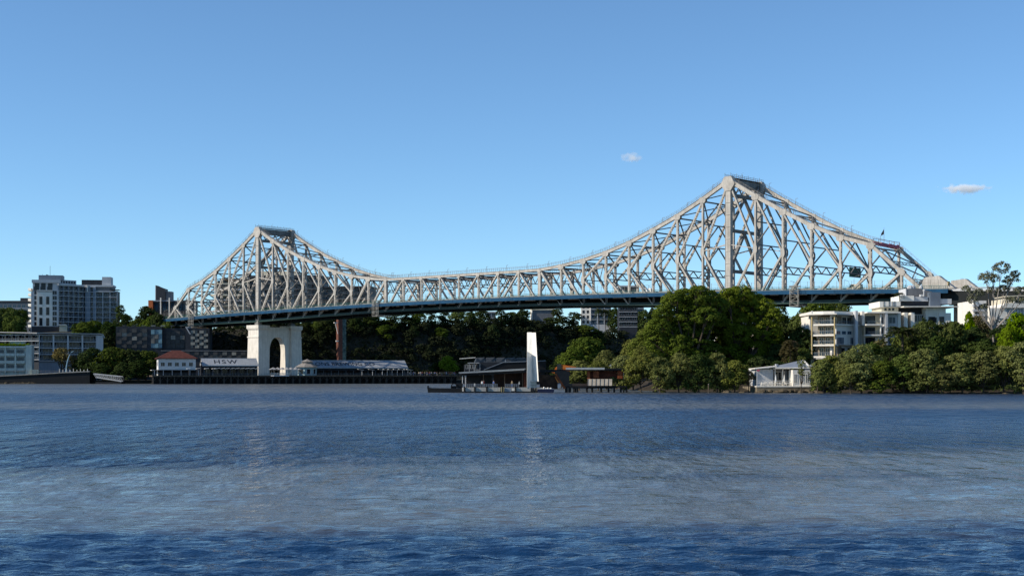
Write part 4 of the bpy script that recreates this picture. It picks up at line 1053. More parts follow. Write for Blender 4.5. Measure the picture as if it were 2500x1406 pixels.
# ferry terminal ---------------------------------------------------------
YF = 350; sF = YF / F
def FX(p): return (p - 1287) * sF
def FZ(y): return PZ(y, YF)
def ferry():
    org = (PX(1287, YF), YF, 0)
    ochre = mat('ochre_stripe', (.5, .42, .2), .7)
    t = thing('ferry_pontoon', 'pale grey panelled floating pontoon with dark piles around the white fin', 'pontoon', org)
    block(t, 'hull', FX(1128), FX(1320), 0.15, 14, -.5, .35, black)
    block(t, 'deck', FX(1128), FX(1320), .2, 14, .352, FZ(946) - .02, conc_g)
    for k, (a0, b0) in enumerate(((1129, 1133), (1135, 1150), (1150.5, 1158), (1161, 1169), (1169.5, 1178.5), (1179, 1187), (1190, 1198.5), (1199, 1208), (1208.5, 1221), (1260.5, 1271), (1271.5, 1296))):
        block(t, 'side_panel', FX(a0), FX(b0), -.05, .14, FZ(955), FZ(945.3), conc if k in (0,) else mat('pontoon_panel', (.44, .43, .4), .8, .12, .6, streak=.2))
    block(t, 'side_panel', FX(1231.5), FX(1248), -.05, .14, FZ(956), FZ(946.5), blueg); block(t, 'white_fender', FX(1249), FX(1257), -.15, .14, FZ(954), FZ(948), white)
    for p in (1134, 1159.2, 1188.4, 1227, 1258.5): 
        a = MB(); a.tube([(FX(p), -.25, -1), (FX(p), -.25, FZ(943.5))], .22, 8); a.build('pile', black, t)
    for p in (1223.5, 1228.8): block(t, 'striped_fender', FX(p), FX(p + 1.6), -.4, -.06, FZ(956.5), FZ(944.5), ochre)
    for p in (1297, 1302.5, 1308):
        a = MB(); a.tube([(FX(p), -.2, -1), (FX(p), -.2, FZ(946.5))], .18, 8); a.build('pile', black, t)
    a = MB()
    for k in range(26):
        p = 1136 + k * 5.2
        if 1215 < p < 1232: continue
        a.tube([(FX(p), .3, FZ(946)), (FX(p), .3, FZ(937.5))], .035, 5)
    for z in (937.5, 940, 942.5): a.box(FX(1136), FX(1214), .28, .33, FZ(z), FZ(z) + .06); a.box(FX(1232), FX(1268), .28, .33, FZ(z), FZ(z) + .06)
    a.build('railing', blueg, t)
    a = MB(); a.box(FX(1157), FX(1160), .5, .8, FZ(944), FZ(936)); a.build('ticket_post', white, t)
    a = MB(); a.prism([(FX(1265.5), FZ(938)), (FX(1269), FZ(938)), (FX(1267.6), FZ(930))], 'y', .6, .75); a.build('marker', white, t)
    # fin
    f = thing('white_fin', 'tall white folded fin rising from the pontoon', 'sculpture', org)
    def P(px, y, py): return (FX(px), y, FZ(py))
    fin_m = mat('white_fin_paint', (.78, .76, .7), .55, .04, .5)
    def hexa(name, q, m):      # q: 4 bottom corners then 4 top corners, going round
        a = MB(); a.add(q, [(0, 3, 2, 1), (4, 5, 6, 7), (0, 1, 5, 4), (1, 2, 6, 5), (2, 3, 7, 6), (3, 0, 4, 7)]); return a.build(name, m, f)
    # lit strip folded along the right edge, lower blade angled from the sun in place of a cast shadow, lit upper blade, thick back
    hexa('lit_edge', [P(1301, 2.6, 929), P(1315, .1, 931), P(1313, 3.6, 931), P(1302, 3.7, 929), P(1298, 1.7, 811.5), P(1308, .3, 811.5), P(1306, 3.4, 811.5), P(1299, 3.4, 811.5)], fin_m)
    hexa('upper_blade', [P(1287.2, 2.9, 872), P(1300, 2.2, 872), P(1300, 3.4, 872), P(1287.2, 3.4, 872), P(1287.2, 2.6, 810.5), P(1298.2, 1.75, 810.5), P(1298.2, 3.3, 810.5), P(1287.2, 3.3, 810.5)], fin_m)
    hexa('lower_shade_blade', [P(1286.8, -.2, 947), P(1303, 2.3, 947), P(1303, 3.6, 947), P(1286.8, 3.6, 947), P(1287, .2, 857), P(1299.5, 2.1, 869), P(1299.5, 3.45, 869), P(1287, 3.45, 857)], fin_m)
    hexa('foot', [P(1290, 1.2, 947), P(1310, 1.5, 947), P(1310, 4.2, 947), P(1290, 4.2, 947), P(1290, 1.2, 928), P(1310, 1.5, 930), P(1310, 3.5, 930), P(1290, 3.5, 928)], conc)
    for py, x0, x1 in ((940, 1289.5, 1310.5), (933, 1289.5, 1310.3)): block(f, 'joint', FX(x0), FX(x1), .95, 1.5, FZ(py), FZ(py) + .05, conc_g)
    for k in range(9):
        py = 822 + k * 12; a = MB(); xx = 1303 + k * .75; a.box(FX(xx), FX(xx + 1.6), .7 - k * .02, .95, FZ(py + 4), FZ(py)); a.build('raised_mark', conc_g, f) if False else None
    # side barge and workboat
    b = thing('barge', 'low dark empty barge moored left of the pontoon', 'boat', (PX(1042, YF), YF + 1, 0))
    B = lambda p: (p - 1042) * sF
    m_ = MB(); m_.prism([(B(1045), -.4), (B(1128), -.4), (B(1128), FZ(947)), (B(1112), FZ(948)), (B(1050), FZ(947.2)), (B(1042), FZ(944.5))], 'y', 0, 5); m_.build('hull', black, b)
    m_ = MB(); m_.box(B(1042.5), B(1044), .2, 4.8, FZ(946), FZ(941.5)); m_.box(B(1100), B(1112), .5, 3.5, FZ(948), FZ(942)); m_.build('coaming', black, b)
    m_ = MB()
    for k in range(9):
        t1 = math.pi * k / 8; t2 = math.pi * (k + 1) / 8
        if k < 8: m_.beam((B(1108) + .75 * math.cos(t1), .3, FZ(946) + 1.0 * math.sin(t1)), (B(1108) + .75 * math.cos(t2), .3, FZ(946) + 1.0 * math.sin(t2)), .25, .25)
    m_.box(B(1113), B(1128), .5, 4.5, FZ(947), FZ(936)); m_.build('winch', black, b)
    w_ = thing('workboat', 'small dark workboat with white gear on deck right of the white fin', 'boat', (PX(1312, YF), YF - .5, 0))
    m_ = MB(); m_.prism([(.1, -.4), (3.9, -.4), (4.15, FZ(949.5)), (0, FZ(949.5))], 'y', 0, 3); m_.build('hull', mat('hull_navy', (.015, .02, .05), .5), w_)
    m_ = MB()
    for x, h in ((.9, .35), (1.6, .55), (2.1, .3), (2.6, .4), (3.3, .35)): m_.lathe((x, 1, FZ(949.5)), [(.3, 0), (.34, h * .5), (.1, h)], 7)
    m_.box(1.9, 3.2, 1.2, 2.4, FZ(949.5), FZ(947)); m_.build('deck_gear', white, w_)
    m_ = MB(); m_.box(0, 4.1, .02, .08, FZ(949.5), FZ(948.9)); m_.build('gunwale', white_c, w_)
    # long roof left of the fin
    r = thing('ferry_shelter', 'long low dark roof on posts left of the white fin', 'shelter', org)
    Yo = 6
    def RX(p): return PX(p, YF + Yo) - PX(1287, YF)
    def RZ(y): return PZ(y, YF + Yo)
    m_ = MB(); m_.beam((RX(1120), Yo + 3.5, RZ(909.5)), (RX(1283), Yo + 3.5, RZ(900.3)), 7, .25); m_.beam((RX(1122), Yo + 3.3, RZ(910.8)), (RX(1280), Yo + 3.3, RZ(902.6)), 7.4, .22); m_.build('roof', mat('roof_edge_grey', (.25, .27, .28), .5, .1, 1), r)
    m_ = MB(); m_.beam((RX(1121), Yo + 3.6, RZ(913.2)), (RX(1292), Yo + 3.6, RZ(905.5)), 7, .75); m_.build('fascia', black, r)
    for p in (1129, 1137): m_ = MB(); m_.tube([(RX(p), Yo + .3, .5), (RX(p), Yo + .3, RZ(912.5))], .09, 6); m_.build('post', white_c, r)
    for p in (1180, 1232, 1276): m_ = MB(); m_.tube([(RX(p), Yo + 1.5, .5), (RX(p), Yo + 1.5, RZ(909))], .12, 6); m_.build('post', wood, r)
    m_ = MB(); m_.box(RX(1205), RX(1287), Yo + 5.5, Yo + 5.7, .5, RZ(907)); m_.build('rear_screen', mat('dark_brown_screen', (.035, .02, .016), .8, .3, .6), r)
    m_ = MB(); m_.box(RX(1279), RX(1286.5), Yo + 1, Yo + 1.2, RZ(945), RZ(908)); m_.build('rust_panel', rust, r)
    m_ = MB(); m_.box(RX(1135), RX(1200), Yo + 6, Yo + 6.2, .5, RZ(915)); m_.build('dark_screen', black, r)
    m_ = MB(); m_.box(RX(1115), RX(1350), Yo + .8, Yo + 7, -.4, 1.0); m_.build('floating_base', black, r)
    # right hand terminal building on the bank
    g = thing('ferry_terminal', 'rust red ferry terminal with flat dark roof on piles right of the fin', 'building', (PX(1380, 352), 352, 0))
    G = lambda p: (p - 1380) * .1006; Z = lambda y: PZ(y, 352)
    m_ = MB(); m_.box(G(1384), G(1476), 0, 6, Z(902), Z(897.2)); m_.build('pale_roof', mat('roof_edge_pale', (.38, .4, .4), .5, .1, 1), g)
    m_ = MB(); m_.box(G(1384), G(1537), .2, 7, Z(904.5), Z(902) - .02); m_.box(G(1476) + .02, G(1538), 0, 6.9, Z(902), Z(898.8)); m_.build('dark_roof', black, g)
    m_ = MB(); m_.box(G(1318), G(1384) - .02, 1, 6, Z(908), Z(902)); m_.box(G(1318), G(1384), .9, .98, Z(903.6), Z(902.8)); m_.build('link_roof', black, g)
    m_ = MB(); m_.box(G(1434), G(1522), 2.5, 2.8, Z(925), Z(905)); m_.build('rust_wall', rust, g)
    m_ = MB(); m_.box(G(1434), G(1441), .8, 1.1, Z(925), Z(905)); m_.box(G(1508), G(1520), .6, .9, Z(924), Z(905)); m_.box(G(1449), G(1463), 1.0, 1.3, Z(922), Z(906)); m_.build('rust_screen', mat('bright_rust', (.26, .07, .025), .75, .3, .8), g)
    m_ = MB(); m_.prism([(G(1357), Z(905)), (G(1390), Z(905)), (G(1390), Z(936)), (G(1435), Z(936)), (G(1433), Z(948)), (G(1380), Z(948)), (G(1372), Z(938))], 'y', .3, .6); m_.build('brown_side_wall', mat('dull_brown_panel', (.06, .045, .038), .7, .2, .6), g)
    m_ = MB(); m_.prism([(G(1354), Z(912)), (G(1358), Z(912)), (G(1382), Z(948)), (G(1375), Z(948))], 'y', .1, .28); m_.build('rust_brace', mat('bright_rust', (0, 0, 0)), g)
    m_ = MB(); m_.beam((G(1355.5), -.05, Z(920)), (G(1363), -.05, Z(934)), .12, .25); m_.build('brace_highlight', orange, g)
    for k in range(6):
        xa = G(1435 + k * 10); m_ = MB(); m_.add([(xa, 0, Z(925)), (xa + .94, 0, Z(925)), (xa + .84, -.9, Z(941)), (xa - .08, -.9, Z(941)), (xa, .06, Z(925)), (xa + .94, .06, Z(925)), (xa + .84, -.84, Z(941)), (xa - .08, -.84, Z(941))],
            [(0, 1, 2, 3), (4, 7, 6, 5), (0, 4, 5, 1), (1, 5, 6, 2), (2, 6, 7, 3), (3, 7, 4, 0)]); m_.build('gangway_panel', mat('translucent_screen', (.42, .37, .3), .5, .15, .7), g)
        m_ = MB(); m_.beam((xa - .03, -.05, Z(924.6)), (xa - .11, -.95, Z(941)), .08, .1); m_.build('panel_rib', wood, g)
    m_ = MB(); m_.box(G(1384), G(1530), 0.1, 7, Z(945), Z(942)); m_.box(G(1384), G(1500), .8, 6.5, Z(948), Z(945)); m_.build('floor', black, g)
    for p in (1383, 1391, 1403, 1409, 1433, 1446, 1468, 1486, 1500, 1516, 1530): m_ = MB(); m_.tube([(G(p), .6, -1.5), (G(p), .6, Z(944))], .36 if p < 1410 else .24, 8); m_.build('pile', black, g)
    m_ = MB()
    for p in (1522, 1527, 1534, 1538): m_.box(G(p), G(p) + .07, .3, .4, Z(925), Z(903))
    for y in (904, 908, 924): m_.box(G(1522), G(1538), .3, .4, Z(y), Z(y) + .08)
    m_.build('end_frame', grey_b, g)
    for p in (1493, 1522):
        m_ = MB(); m_.tube([(G(p), 2, Z(899)), (G(p), 2, Z(889))], .05, 5); m_.box(G(p) - .5, G(p), 1.9, 2.1, Z(893), Z(892)); m_.build('lamp_post', white_c, g)
    m_ = MB(); 
    for k in range(8): m_.box(G(1320 + k * 5), G(1321.2 + k * 5), 1.2, 1.35, .8, Z(903) - (k % 3) * 1.2)
    m_.box(G(1318), G(1362), 1.5, 1.7, .8, Z(915)); m_.build('slatted_screen', mat('brown_slats', (.09, .05, .03), .8, .4, 1), g)
    # excavator on the bank behind
    e = thing('excavator', 'orange excavator parked behind the ferry terminal roof', 'excavator', (PX(1356, 362), 362, PZ(905, 362) - 1.6))
    m_ = MB(); m_.prism([(0.1, 1.5), (3.6, 1.5), (3.6, 2.6), (2.6, 2.9), (1.0, 3.0), (.2, 2.5)], 'y', 0, 2.2); m_.build('body', orange, e)
    m_ = MB(); m_.box(.4, 1.5, -.1, 1.0, 1.8, 3.3); m_.build('cab', wglass, e)
    m_ = MB(); m_.beam((.2, .5, 2.4), (-.4, .5, 1.0), .35, .35); m_.beam((-.4, .5, 1.0), (-1.2, .5, 1.6), .25, .25); m_.beam((1.6, 1.2, 2.9), (5.2, 1.2, 2.4), .35, .5); m_.build('boom', orange, e)
    m_ = MB(); m_.prism([(0, .6), (.4, 0.2), (3.4, .2), (3.8, .6), (3.8, 1.0), (3.4, 1.4), (.4, 1.4), (0, 1.0)], 'y', -.2, .5); m_.prism([(0, .6), (.4, 0.2), (3.4, .2), (3.8, .6), (3.8, 1.0), (3.4, 1.4), (.4, 1.4), (0, 1.0)], 'y', 1.7, 2.4); m_.build('tracks', black, e)
    m_ = MB(); m_.box(-.5, 4.5, -.5, 3, -PZ(905, 362) + 1.2, .2); tag(m_.build('fill_mound', wood, e)) if False else None
ferry()

# white riverside restaurant ------------------------------------------------
def restaurant():
    Y = 346; s = Y / F; t = thing('restaurant', 'white riverside restaurant with hipped grey roof and open terrace', 'building', (PX(1846, Y), Y, 0))
    X = lambda p: (p - 1846) * s; Z = lambda y: PZ(y, Y)
    zf = Z(942)
    block(t, 'sea_wall', 0, X(1985), -1.2, 20, -1, zf - .25, mat('stained_sea_wall', (.2, .17, .12), .9, .3, .5, dark=(.08, .065, .045), bump=.3))
    block(t, 'terrace_floor', -.1, X(1980), -1.3, 3, zf - .24, zf, white)
    block(t, 'wall', X(1852), X(1893), 3, 14, zf, Z(901), white_c)
    m_ = MB(); m_.beam((X(1846) - .1, 6, Z(900)), (X(1900), 6, Z(894)), 9, .22); m_.build('skillion_roof', white, t)
    block(t, 'recess_wall', X(1893) + .02, X(1932), 5, 14, zf, Z(901), grey_b); put_win(t, X(1913), 5, zf + .7, 2.6, 2.8, wglass, white, 3)
    for p in (1896, 1915, 1932): block(t, 'post', X(p), X(p) + .22, 2.6, 2.82, zf, Z(901), white)
    block(t, 'lintel', X(1893), X(1934), 2.5, 3, Z(901) + .01, Z(898.5), white)
    block(t, 'wall', X(1932) + .25, X(1978), -.6, 14, zf, Z(903), white)
    for k in range(3): put_win(t, X(1942 + k * 14), -.6, zf + .6, 1.0, 2.3, balg, white, 2)
    m_ = MB(); zr = Z(879)
    m_.add([(X(1896), 1.6, Z(898)), (X(1982), 1.6, Z(898)), (X(1982), 15, Z(898)), (X(1896), 15, Z(898)), (X(1972), 6, zr), (X(1974), 11, zr)], [(0, 1, 4), (1, 2, 5, 4), (2, 3, 5), (3, 0, 4, 5), (3, 2, 1, 0)])
    m_.build('hipped_roof', mat('blue_grey_iron_roof', (.22, .25, .3), .45, .12, .5), t)
    m_ = MB(); m_.beam((X(1982), 1.5, Z(897.5)), (X(1973), 5.8, zr + .1), .35, .18); m_.beam((X(1896), 1.5, Z(897.8)), (X(1982), 1.5, Z(897.8)), .2, .3); m_.build('roof_flashing', white, t)
    # second pavilion to the right, in the trees
    block(t, 'wall', X(1990), X(2075), 4, 16, zf - .5, Z(903), grey_b)
    m_ = MB(); m_.add([(X(1985), 2.5, Z(902)), (X(2082), 2.5, Z(902)), (X(2082), 17, Z(902)), (X(1985), 17, Z(902)), (X(2015), 9, Z(882)), (X(2050), 9, Z(882))], [(0, 1, 5, 4), (1, 2, 5), (2, 3, 4, 5), (3, 0, 4), (3, 2, 1, 0)]); m_.build('hipped_roof', mat('blue_grey_iron_roof', (0, 0, 0)), t)
    block(t, 'upper_wall', X(2028), X(2052), 8, 14, Z(885), Z(874.5), slate); block(t, 'upper_roof', X(2024), X(2058), 7, 15, Z(874.5) + .01, Z(873), white)
    m_ = MB(); m_.beam((X(2050), 1, Z(903)), (X(2080), 1, Z(905)), 3, .15); m_.build('awning', canvas, t)
    m_ = MB()
    for z in (929.3, 935.5): m_.box(0, X(1930), -1.25, -1.18, Z(z) - .03, Z(z) + .07)
    for k in range(34): m_.box(k * .26, k * .26 + .03, -1.24, -1.2, zf, Z(929.5))
    m_.build('railing', white, t)
    m_ = MB(); m_.box(X(1905), X(1908), 6, 7, Z(896), Z(888)); m_.box(X(1909), X(1913), 7, 8, Z(895), Z(888.5)); m_.box(X(1904), X(1922), 6.5, 9, Z(896), Z(892)); m_.build('roof_vents', white_c, t)
    m_ = MB(); m_.box(X(1846), X(1846) + .1, -1, -.9, zf, Z(903)); m_.build('flag_pole', white, t)
    m_ = MB(); m_.box(X(1846), X(1853), -1.02, -.96, Z(906), Z(902)); m_.build('red_sign', redp, t)
    u = thing('terrace_umbrella', 'closed white umbrella standing on the restaurant terrace by the dark window', 'umbrella', (PX(1916, 347.5), 348.2, zf))
    m_ = MB(); m_.tube([(0, 0, 0), (0, 0, 2.6)], .03, 5); m_.build('pole', white, u); m_ = MB(); m_.lathe((0, 0, .9), [(.14, 0), (.22, .25), (.12, 1.2), (.02, 1.9)], 8); m_.build('canopy', canvas, u)
    dup(u, (PX(1894, 347), 346.9, zf), label='closed white umbrella at the left end of the terrace posts')
    # tables and chairs on the terrace
    ch = thing('terrace_chair', 'white metal chair on the restaurant terrace behind the railing', 'chair', (PX(1862, 346), 345.6, zf), 0, 'white chairs on the restaurant terrace')
    m_ = MB(); m_.box(-.22, .22, -.22, .22, .44, .48); m_.build('seat', white, ch)
    m_ = MB(); m_.box(-.22, .22, .2, .24, .5, .9); m_.build('backrest', white, ch)
    for x in (-.2, .2):
        for y in (-.2, .2): m_ = MB(); m_.box(x - .02, x + .02, y - .02, y + .02, 0, .44); m_.build('leg', white, ch)
    tb = thing('terrace_table', 'white square table on the restaurant terrace behind the railing', 'table', (PX(1858, 346), 346.4, zf), 0, 'white tables on the restaurant terrace')
    m_ = MB(); m_.box(-.4, .4, -.4, .4, .72, .76); m_.build('tabletop', white, tb); m_ = MB(); m_.tube([(0, 0, 0), (0, 0, .72)], .05, 6); m_.box(-.25, .25, -.25, .25, 0, .03); m_.build('pedestal', white, tb)
    trc = (ch, [(c, []) for c in kids(ch)]); trt = (tb, [(c, []) for c in kids(tb)]); rr = random.Random(2)
    for k in range(5):
        px = 1868 + k * 13; Yt = 346.5 + rr.uniform(-.4, .8)
        dup(tb, (PX(px, Yt), Yt, zf), 0, tree=trt)
        for dx, dy, a_ in ((-.7, 0, 90), (.7, 0, -90), (0, .7, 0)):
            dup(ch, (PX(px, Yt) + dx, Yt + dy, zf), R(a_ + rr.uniform(-15, 15)), tree=trc)
restaurant()

# white apartments on the right ---------------------------------------------
def right_apartments():
    Y = 376; s = Y / F; t = thing('apartment_building', 'white stepped waterside apartment building with curved balconies and roof terrace', 'building', (PX(1984, Y), Y, 0))
    X = lambda p: (p - 1984) * s; Z = lambda y: PZ(y, Y)
    lv = [Z(870), Z(841.5), Z(817), Z(791.5)]; top = Z(768)
    # left face turned to the sun (from px 1984 to 2039), right face in shade (2039..2130)
    A0 = (1.1, 3.3); A1 = (X(2041), 0); A2 = (X(2128), 8.0)
    def wallseg(p, q, z0, z1, m, name, inset=0, th=.3):
        d = Vector((q[0] - p[0], q[1] - p[1], 0)); L = d.length; d.normalize(); n = Vector((-d.y, d.x, 0))
        e = thing(name + '_side', None, None, (p[0], p[1], 0), math.atan2(d.y, d.x)); e.parent = t; return e, L
    e1, L1 = wallseg(A0, A1, 0, 0, white, 'sunny'); e2, L2 = wallseg(A1, A2, 0, 0, white, 'shaded')
    for k in range(4):
        z = lv[k]; z1 = lv[k + 1] if k < 3 else top
        block(e1, 'wall', .3, L1 - .15, 1.9, 4.5, z, z1 - .3, mat('brown_recess', (.2, .16, .11), .7))
        a = MB(); a.box(-.6 - (1.2 if k == 0 else 0), L1 + .0, -.55, 1.9, z - .32, z + .12); a.build('balcony_slab', white, e1)
        for q in range(3): put_win(e1, 1.3 + q * 1.75, 1.9, z + .15, 1.4, z1 - z - .75, wglass, cream, 2)
        a = MB(); a.box(-.6, L1 - .1, -.42, -.38, z + .15, z + 1.05); a.build('balustrade', balg, e1)
        a = MB(); a.box(-.6, L1 - .1, -.45, -.36, z + 1.06, z + 1.1); a.build('rail', white_c, e1)
        block(e2, 'wall', .4, L2, .25 if k not in (3, 0) else 1.6, .9 if k not in (3, 0) else 2.2, z, z1 - .02, white)
        if k == 3: 
            a = MB(); a.box(-.02, L2 + .2, -.4, 1.6, z - .3, z + .1); a.build('balcony_slab', white, e2)
            a = MB(); a.box(.2, L2 - .2, -.35, -.31, z + .12, z + 1.0); a.build('balustrade', balg, e2)
            for q in range(4): put_win(e2, 1.2 + q * 2.2, 1.6, z + .15, 1.8, 1.9, wglass, cream, 2)
        if k == 1:
            for q in range(2): put_win(e2, 2.2 + q * 5.2, .25, z + .1, 3.0 if q == 0 else 1.9, 1.95, bglass, white_c, 5 if q == 0 else 3)
        if k == 2:
            for q in range(4): put_win(e2, 1.3 + q * 2.4, .25, z + .15, 1.7, .9, bglass, blueg, 2)
        if k == 0:
            for q in range(3): put_win(e2, 2 + q * 3, 1.6, z + .1, 1.7, 2.2, wglass, slate, 2)
    for xx in (-.55, L1 - .3):
        a = MB(); a.box(xx, xx + .3, -.8, -.5, lv[0] - 3, Z(770)); a.build('column', mat('ochre_column', (.42, .33, .16), .7, .1, 1), e1)
    # roof slab and parapet
    a = MB(); a.prism([(X(1979), 2.0), (X(2010), -.4), (X(2040), -1.3), (X(2096), 4.2), (X(2096), 9), (X(1979), 9)], 'z', top, top + .28); a.build('roof', white, t)
    a = MB(); a.prism([(X(1989), 4.5), (X(2014), 2.2), (X(2040), 1.4), (X(2068), 3.6), (X(2130), 8.2), (X(2170), 9), (X(2170), 22), (X(1989), 22)], 'z', top + .29, Z(759)); a.build('roof_parapet', white, t)
    a = MB(); a.box(X(1986), X(1986) + .4, 2.6, 3.0, top + .29, Z(758)); a.build('roof_post', white, t)
    block(t, 'rear_wall', X(1992), X(2128), 7.6, 22, lv[0] - 3, top - .02, white)
    # party wall fins and stepped bays going right
    block(t, 'party_wall', X(2094), X(2100), 2.4, 9, lv[0] - 3, Z(757.5), white_c)
    block(t, 'party_wall', X(2115), X(2121), 4.5, 12, Z(793), Z(757.5), white)
    # second bay with balconies (2122..2165)
    for k, (z, z1) in enumerate(((Z(842), Z(817)), (Z(817), Z(791.5)), (Z(791.5), Z(763.5)))):
        x0, x1 = X(2121) + .05, X(2162)
        if k: 
            block(t, 'balcony_slab', x0 - .3, X(2157), 1.6, 6, z - .25, z + .12, white)
            a = MB(); a.box(x0, X(2156), 1.7, 1.74, z + .13, z + 1.0); a.build('balustrade', balg, t)
            a = MB(); a.tube([(X(2155), 2, z + .12), (X(2155), 2, z1 - .25)], .2, 8); a.build('column', white, t)
        block(t, 'wall', x0, x1, 5, 16, z, z1 - .01, cream if k else white)
        put_win(t, X(2136), 5, z + .2, 2.6, z1 - z - .8, wglass, slate, 3)
        block(t, 'wall', X(2162) + .01, X(2200), 4, 16, z, z1, white_c)
        put_win(t, X(2165), 4, z + .3, .9, 1.8, wglass, white_c, 1)
        put_win(t, X(2188), 4, z + .3, 1.9, 1.8, bglass, white_c, 2)
    block(t, 'roof', X(2121), X(2203), 1.4, 16, Z(763.5), Z(760.5), white)
    block(t, 'party_wall', X(2165), X(2171), 1.5, 3.98, Z(842), Z(759.5), white_c)
    # the higher rear bays, to px 2335
    block(t, 'wall', X(2200) + .01, X(2232), 9, 22, Z(850), Z(762), white_c)
    for p in (2206, 2223, 2240): block(t, 'party_wall', X(p) - .4, X(p) + .5, 4.5, 12, Z(850), Z(761) , white)
    block(t, 'wall', X(2232), X(2280), 8.5, 22, Z(850), Z(764), white)
    for p in (2214, 2231, 2250, 2258, 2266, 2272): put_win(t, X(p), 8.4 if p > 2231 else 9, Z(783), 1.1, 1.9, wglass, white_c, 2)
    a = MB(); a.box(X(2276), X(2326), 6, 22, Z(850), Z(748.5)); a.build('wall', cream if False else white, t)
    block(t, 'wall', X(2306), X(2336), 5, 20, Z(850), Z(762), white)
    block(t, 'balcony_recess', X(2284), X(2303), 5.9, 5.99, Z(786), Z(773), slate); put_win(t, X(2291), 5.88, Z(785), 1.8, 1.5, wglass, slate, 2)
    put_win(t, X(2313), 4.98, Z(786), 1.3, 1.6, wglass, slate, 2)
    block(t, 'dark_wall', X(2212), X(2276) - .02, 9.5, 22, Z(763), Z(748), slate)
    block(t, 'awning_roof', X(2216), X(2351), 3.6, 16, Z(748) + .003, Z(745.6), white)
    # roof terrace storeys
    block(t, 'cream_wall', X(2170), X(2212), 7.5, 18, Z(761), Z(747), cream)
    for p in (2180, 2190, 2199): put_win(t, X(p), 7.5, Z(756), .9, .9, wglass, cream, 1)
    block(t, 'parapet', X(2163), X(2216), 6.5, 18, Z(747) + .003, Z(733), white)
    a = MB()
    for p in (2173, 2186, 2195, 2200, 2215): a.box(X(p), X(p) + .12, 6.4, 6.498, Z(745), Z(732))
    a.box(X(2172), X(2215), 6.38, 6.495, Z(745.6), Z(744.8)); a.build('terrace_rail', slate, t)
    block(t, 'dark_wall', X(2217), X(2300), 10, 20, Z(745), Z(731), slate); put_win(t, X(2230), 10, Z(744), 1.8, 1.0, wglass, slate, 2)
    block(t, 'parapet', X(2219), X(2254), 8.6, 18, Z(731) + .003, Z(717.5), white); block(t, 'parapet', X(2254) + .02, X(2292), 9.6, 18, Z(731) + .003, Z(719.5), white_c)
    block(t, 'lift_tower', X(2294), X(2320), 8.5, 18, Z(745), Z(709), mat('slate_blue_render', (.12, .15, .19), .7, .1, .4))
    a = MB(); a.prism([(X(2241), Z(718)), (X(2241), Z(698.5)), (X(2278), Z(698)), (X(2306), Z(707)), (X(2306), Z(718))], 'y', 11, 18); a.build('plant_room', grey_b, t)
    block(t, 'plant_room_edge', X(2240) - .1, X(2241) - .005, 10.9, 18, Z(718), Z(698.5), white_c)
    block(t, 'parapet', X(2320) + .02, X(2349), 9, 18, Z(738), Z(725), white_c)
    a = MB()
    for p, r in ((2256, .9), (2262, .8), (2283, .5)): a.lathe((X(p), 13, Z(698)), [(r, 0), (r, .5), (r * .5, .9), (.05, 1.0)], 8)
    a.box(X(2272), X(2280), 9.2, 10.5, Z(719), Z(714)); a.tube([(X(2279.5), 9, Z(719)), (X(2279.5), 9, Z(704))], .15, 6); a.lathe((X(2280), 9, Z(706)), [(.35, 0), (.35, .3), (.1, .5)], 8); a.build('roof_vent', white_c, t)
right_apartments()

def right_edge_building():
    Y = 392; s = Y / F; t = thing('apartment_building', 'white building with louvred windows behind bare gum tree at the right edge', 'building', (PX(2385, Y), Y, 0))
    X = lambda p: (p - 2385) * s; Z = lambda y: PZ(y, Y)
    block(t, 'wall', X(2388), X(2420), 4, 18, 8, Z(732), white)
    for f in range(4): block(t, 'balcony', X(2384), X(2412), 2.6, 3.98, Z(747 + f * 12), Z(742 + f * 12), white_c); put_win(t, X(2398), 4, Z(757 + f * 12) + .2, 1.6, .9, wglass, white_c, 2)
    block(t, 'wall', X(2420) + .01, X(2520), 1.5, 18, 8, Z(751), white)
    a = MB(); a.prism([(X(2445), Z(751)), (X(2455), Z(741)), (X(2520), Z(738)), (X(2520), Z(751))], 'y', .5, 18); a.build('balcony_wall', white, t)
    for k in range(9): put_win(t, X(2465 + k * 7), 1.5, Z(772), .6, 2.2, balg, white_c, 1)
    block(t, 'string_course', X(2440), X(2520), 1.2, 1.49, Z(777), Z(775.5), white_c)
    block(t, 'upper_wall', X(2468), X(2520), 4, 16, Z(741), Z(727), cream)
    for k in range(4): put_win(t, X(2474 + k * 10), 4, Z(739), .8, 1.1, wglass, white, 1)
    for p in (2466, 2479, 2490): block(t, 'post', X(p), X(p) + .2, 1.2, 1.4, Z(741), Z(724), white)
    a = MB(); a.beam((X(2462), 6, Z(722.6)), (X(2520), 6, Z(720.5)), 11, .2); a.build('roof', cream, t)
    a = MB(); a.box(X(2432), X(2466), 1.3, 1.4, Z(729), Z(728.4)); a.box(X(2380), X(2388), 3, 4, Z(731), Z(729)); a.build('pergola_beam', redp if False else white_c, t)
    for k in range(3): block(t, 'stair_post', X(2448 + k * 6), X(2448 + k * 6) + .25, 2, 2.2, Z(741), Z(731), white)
right_edge_building()

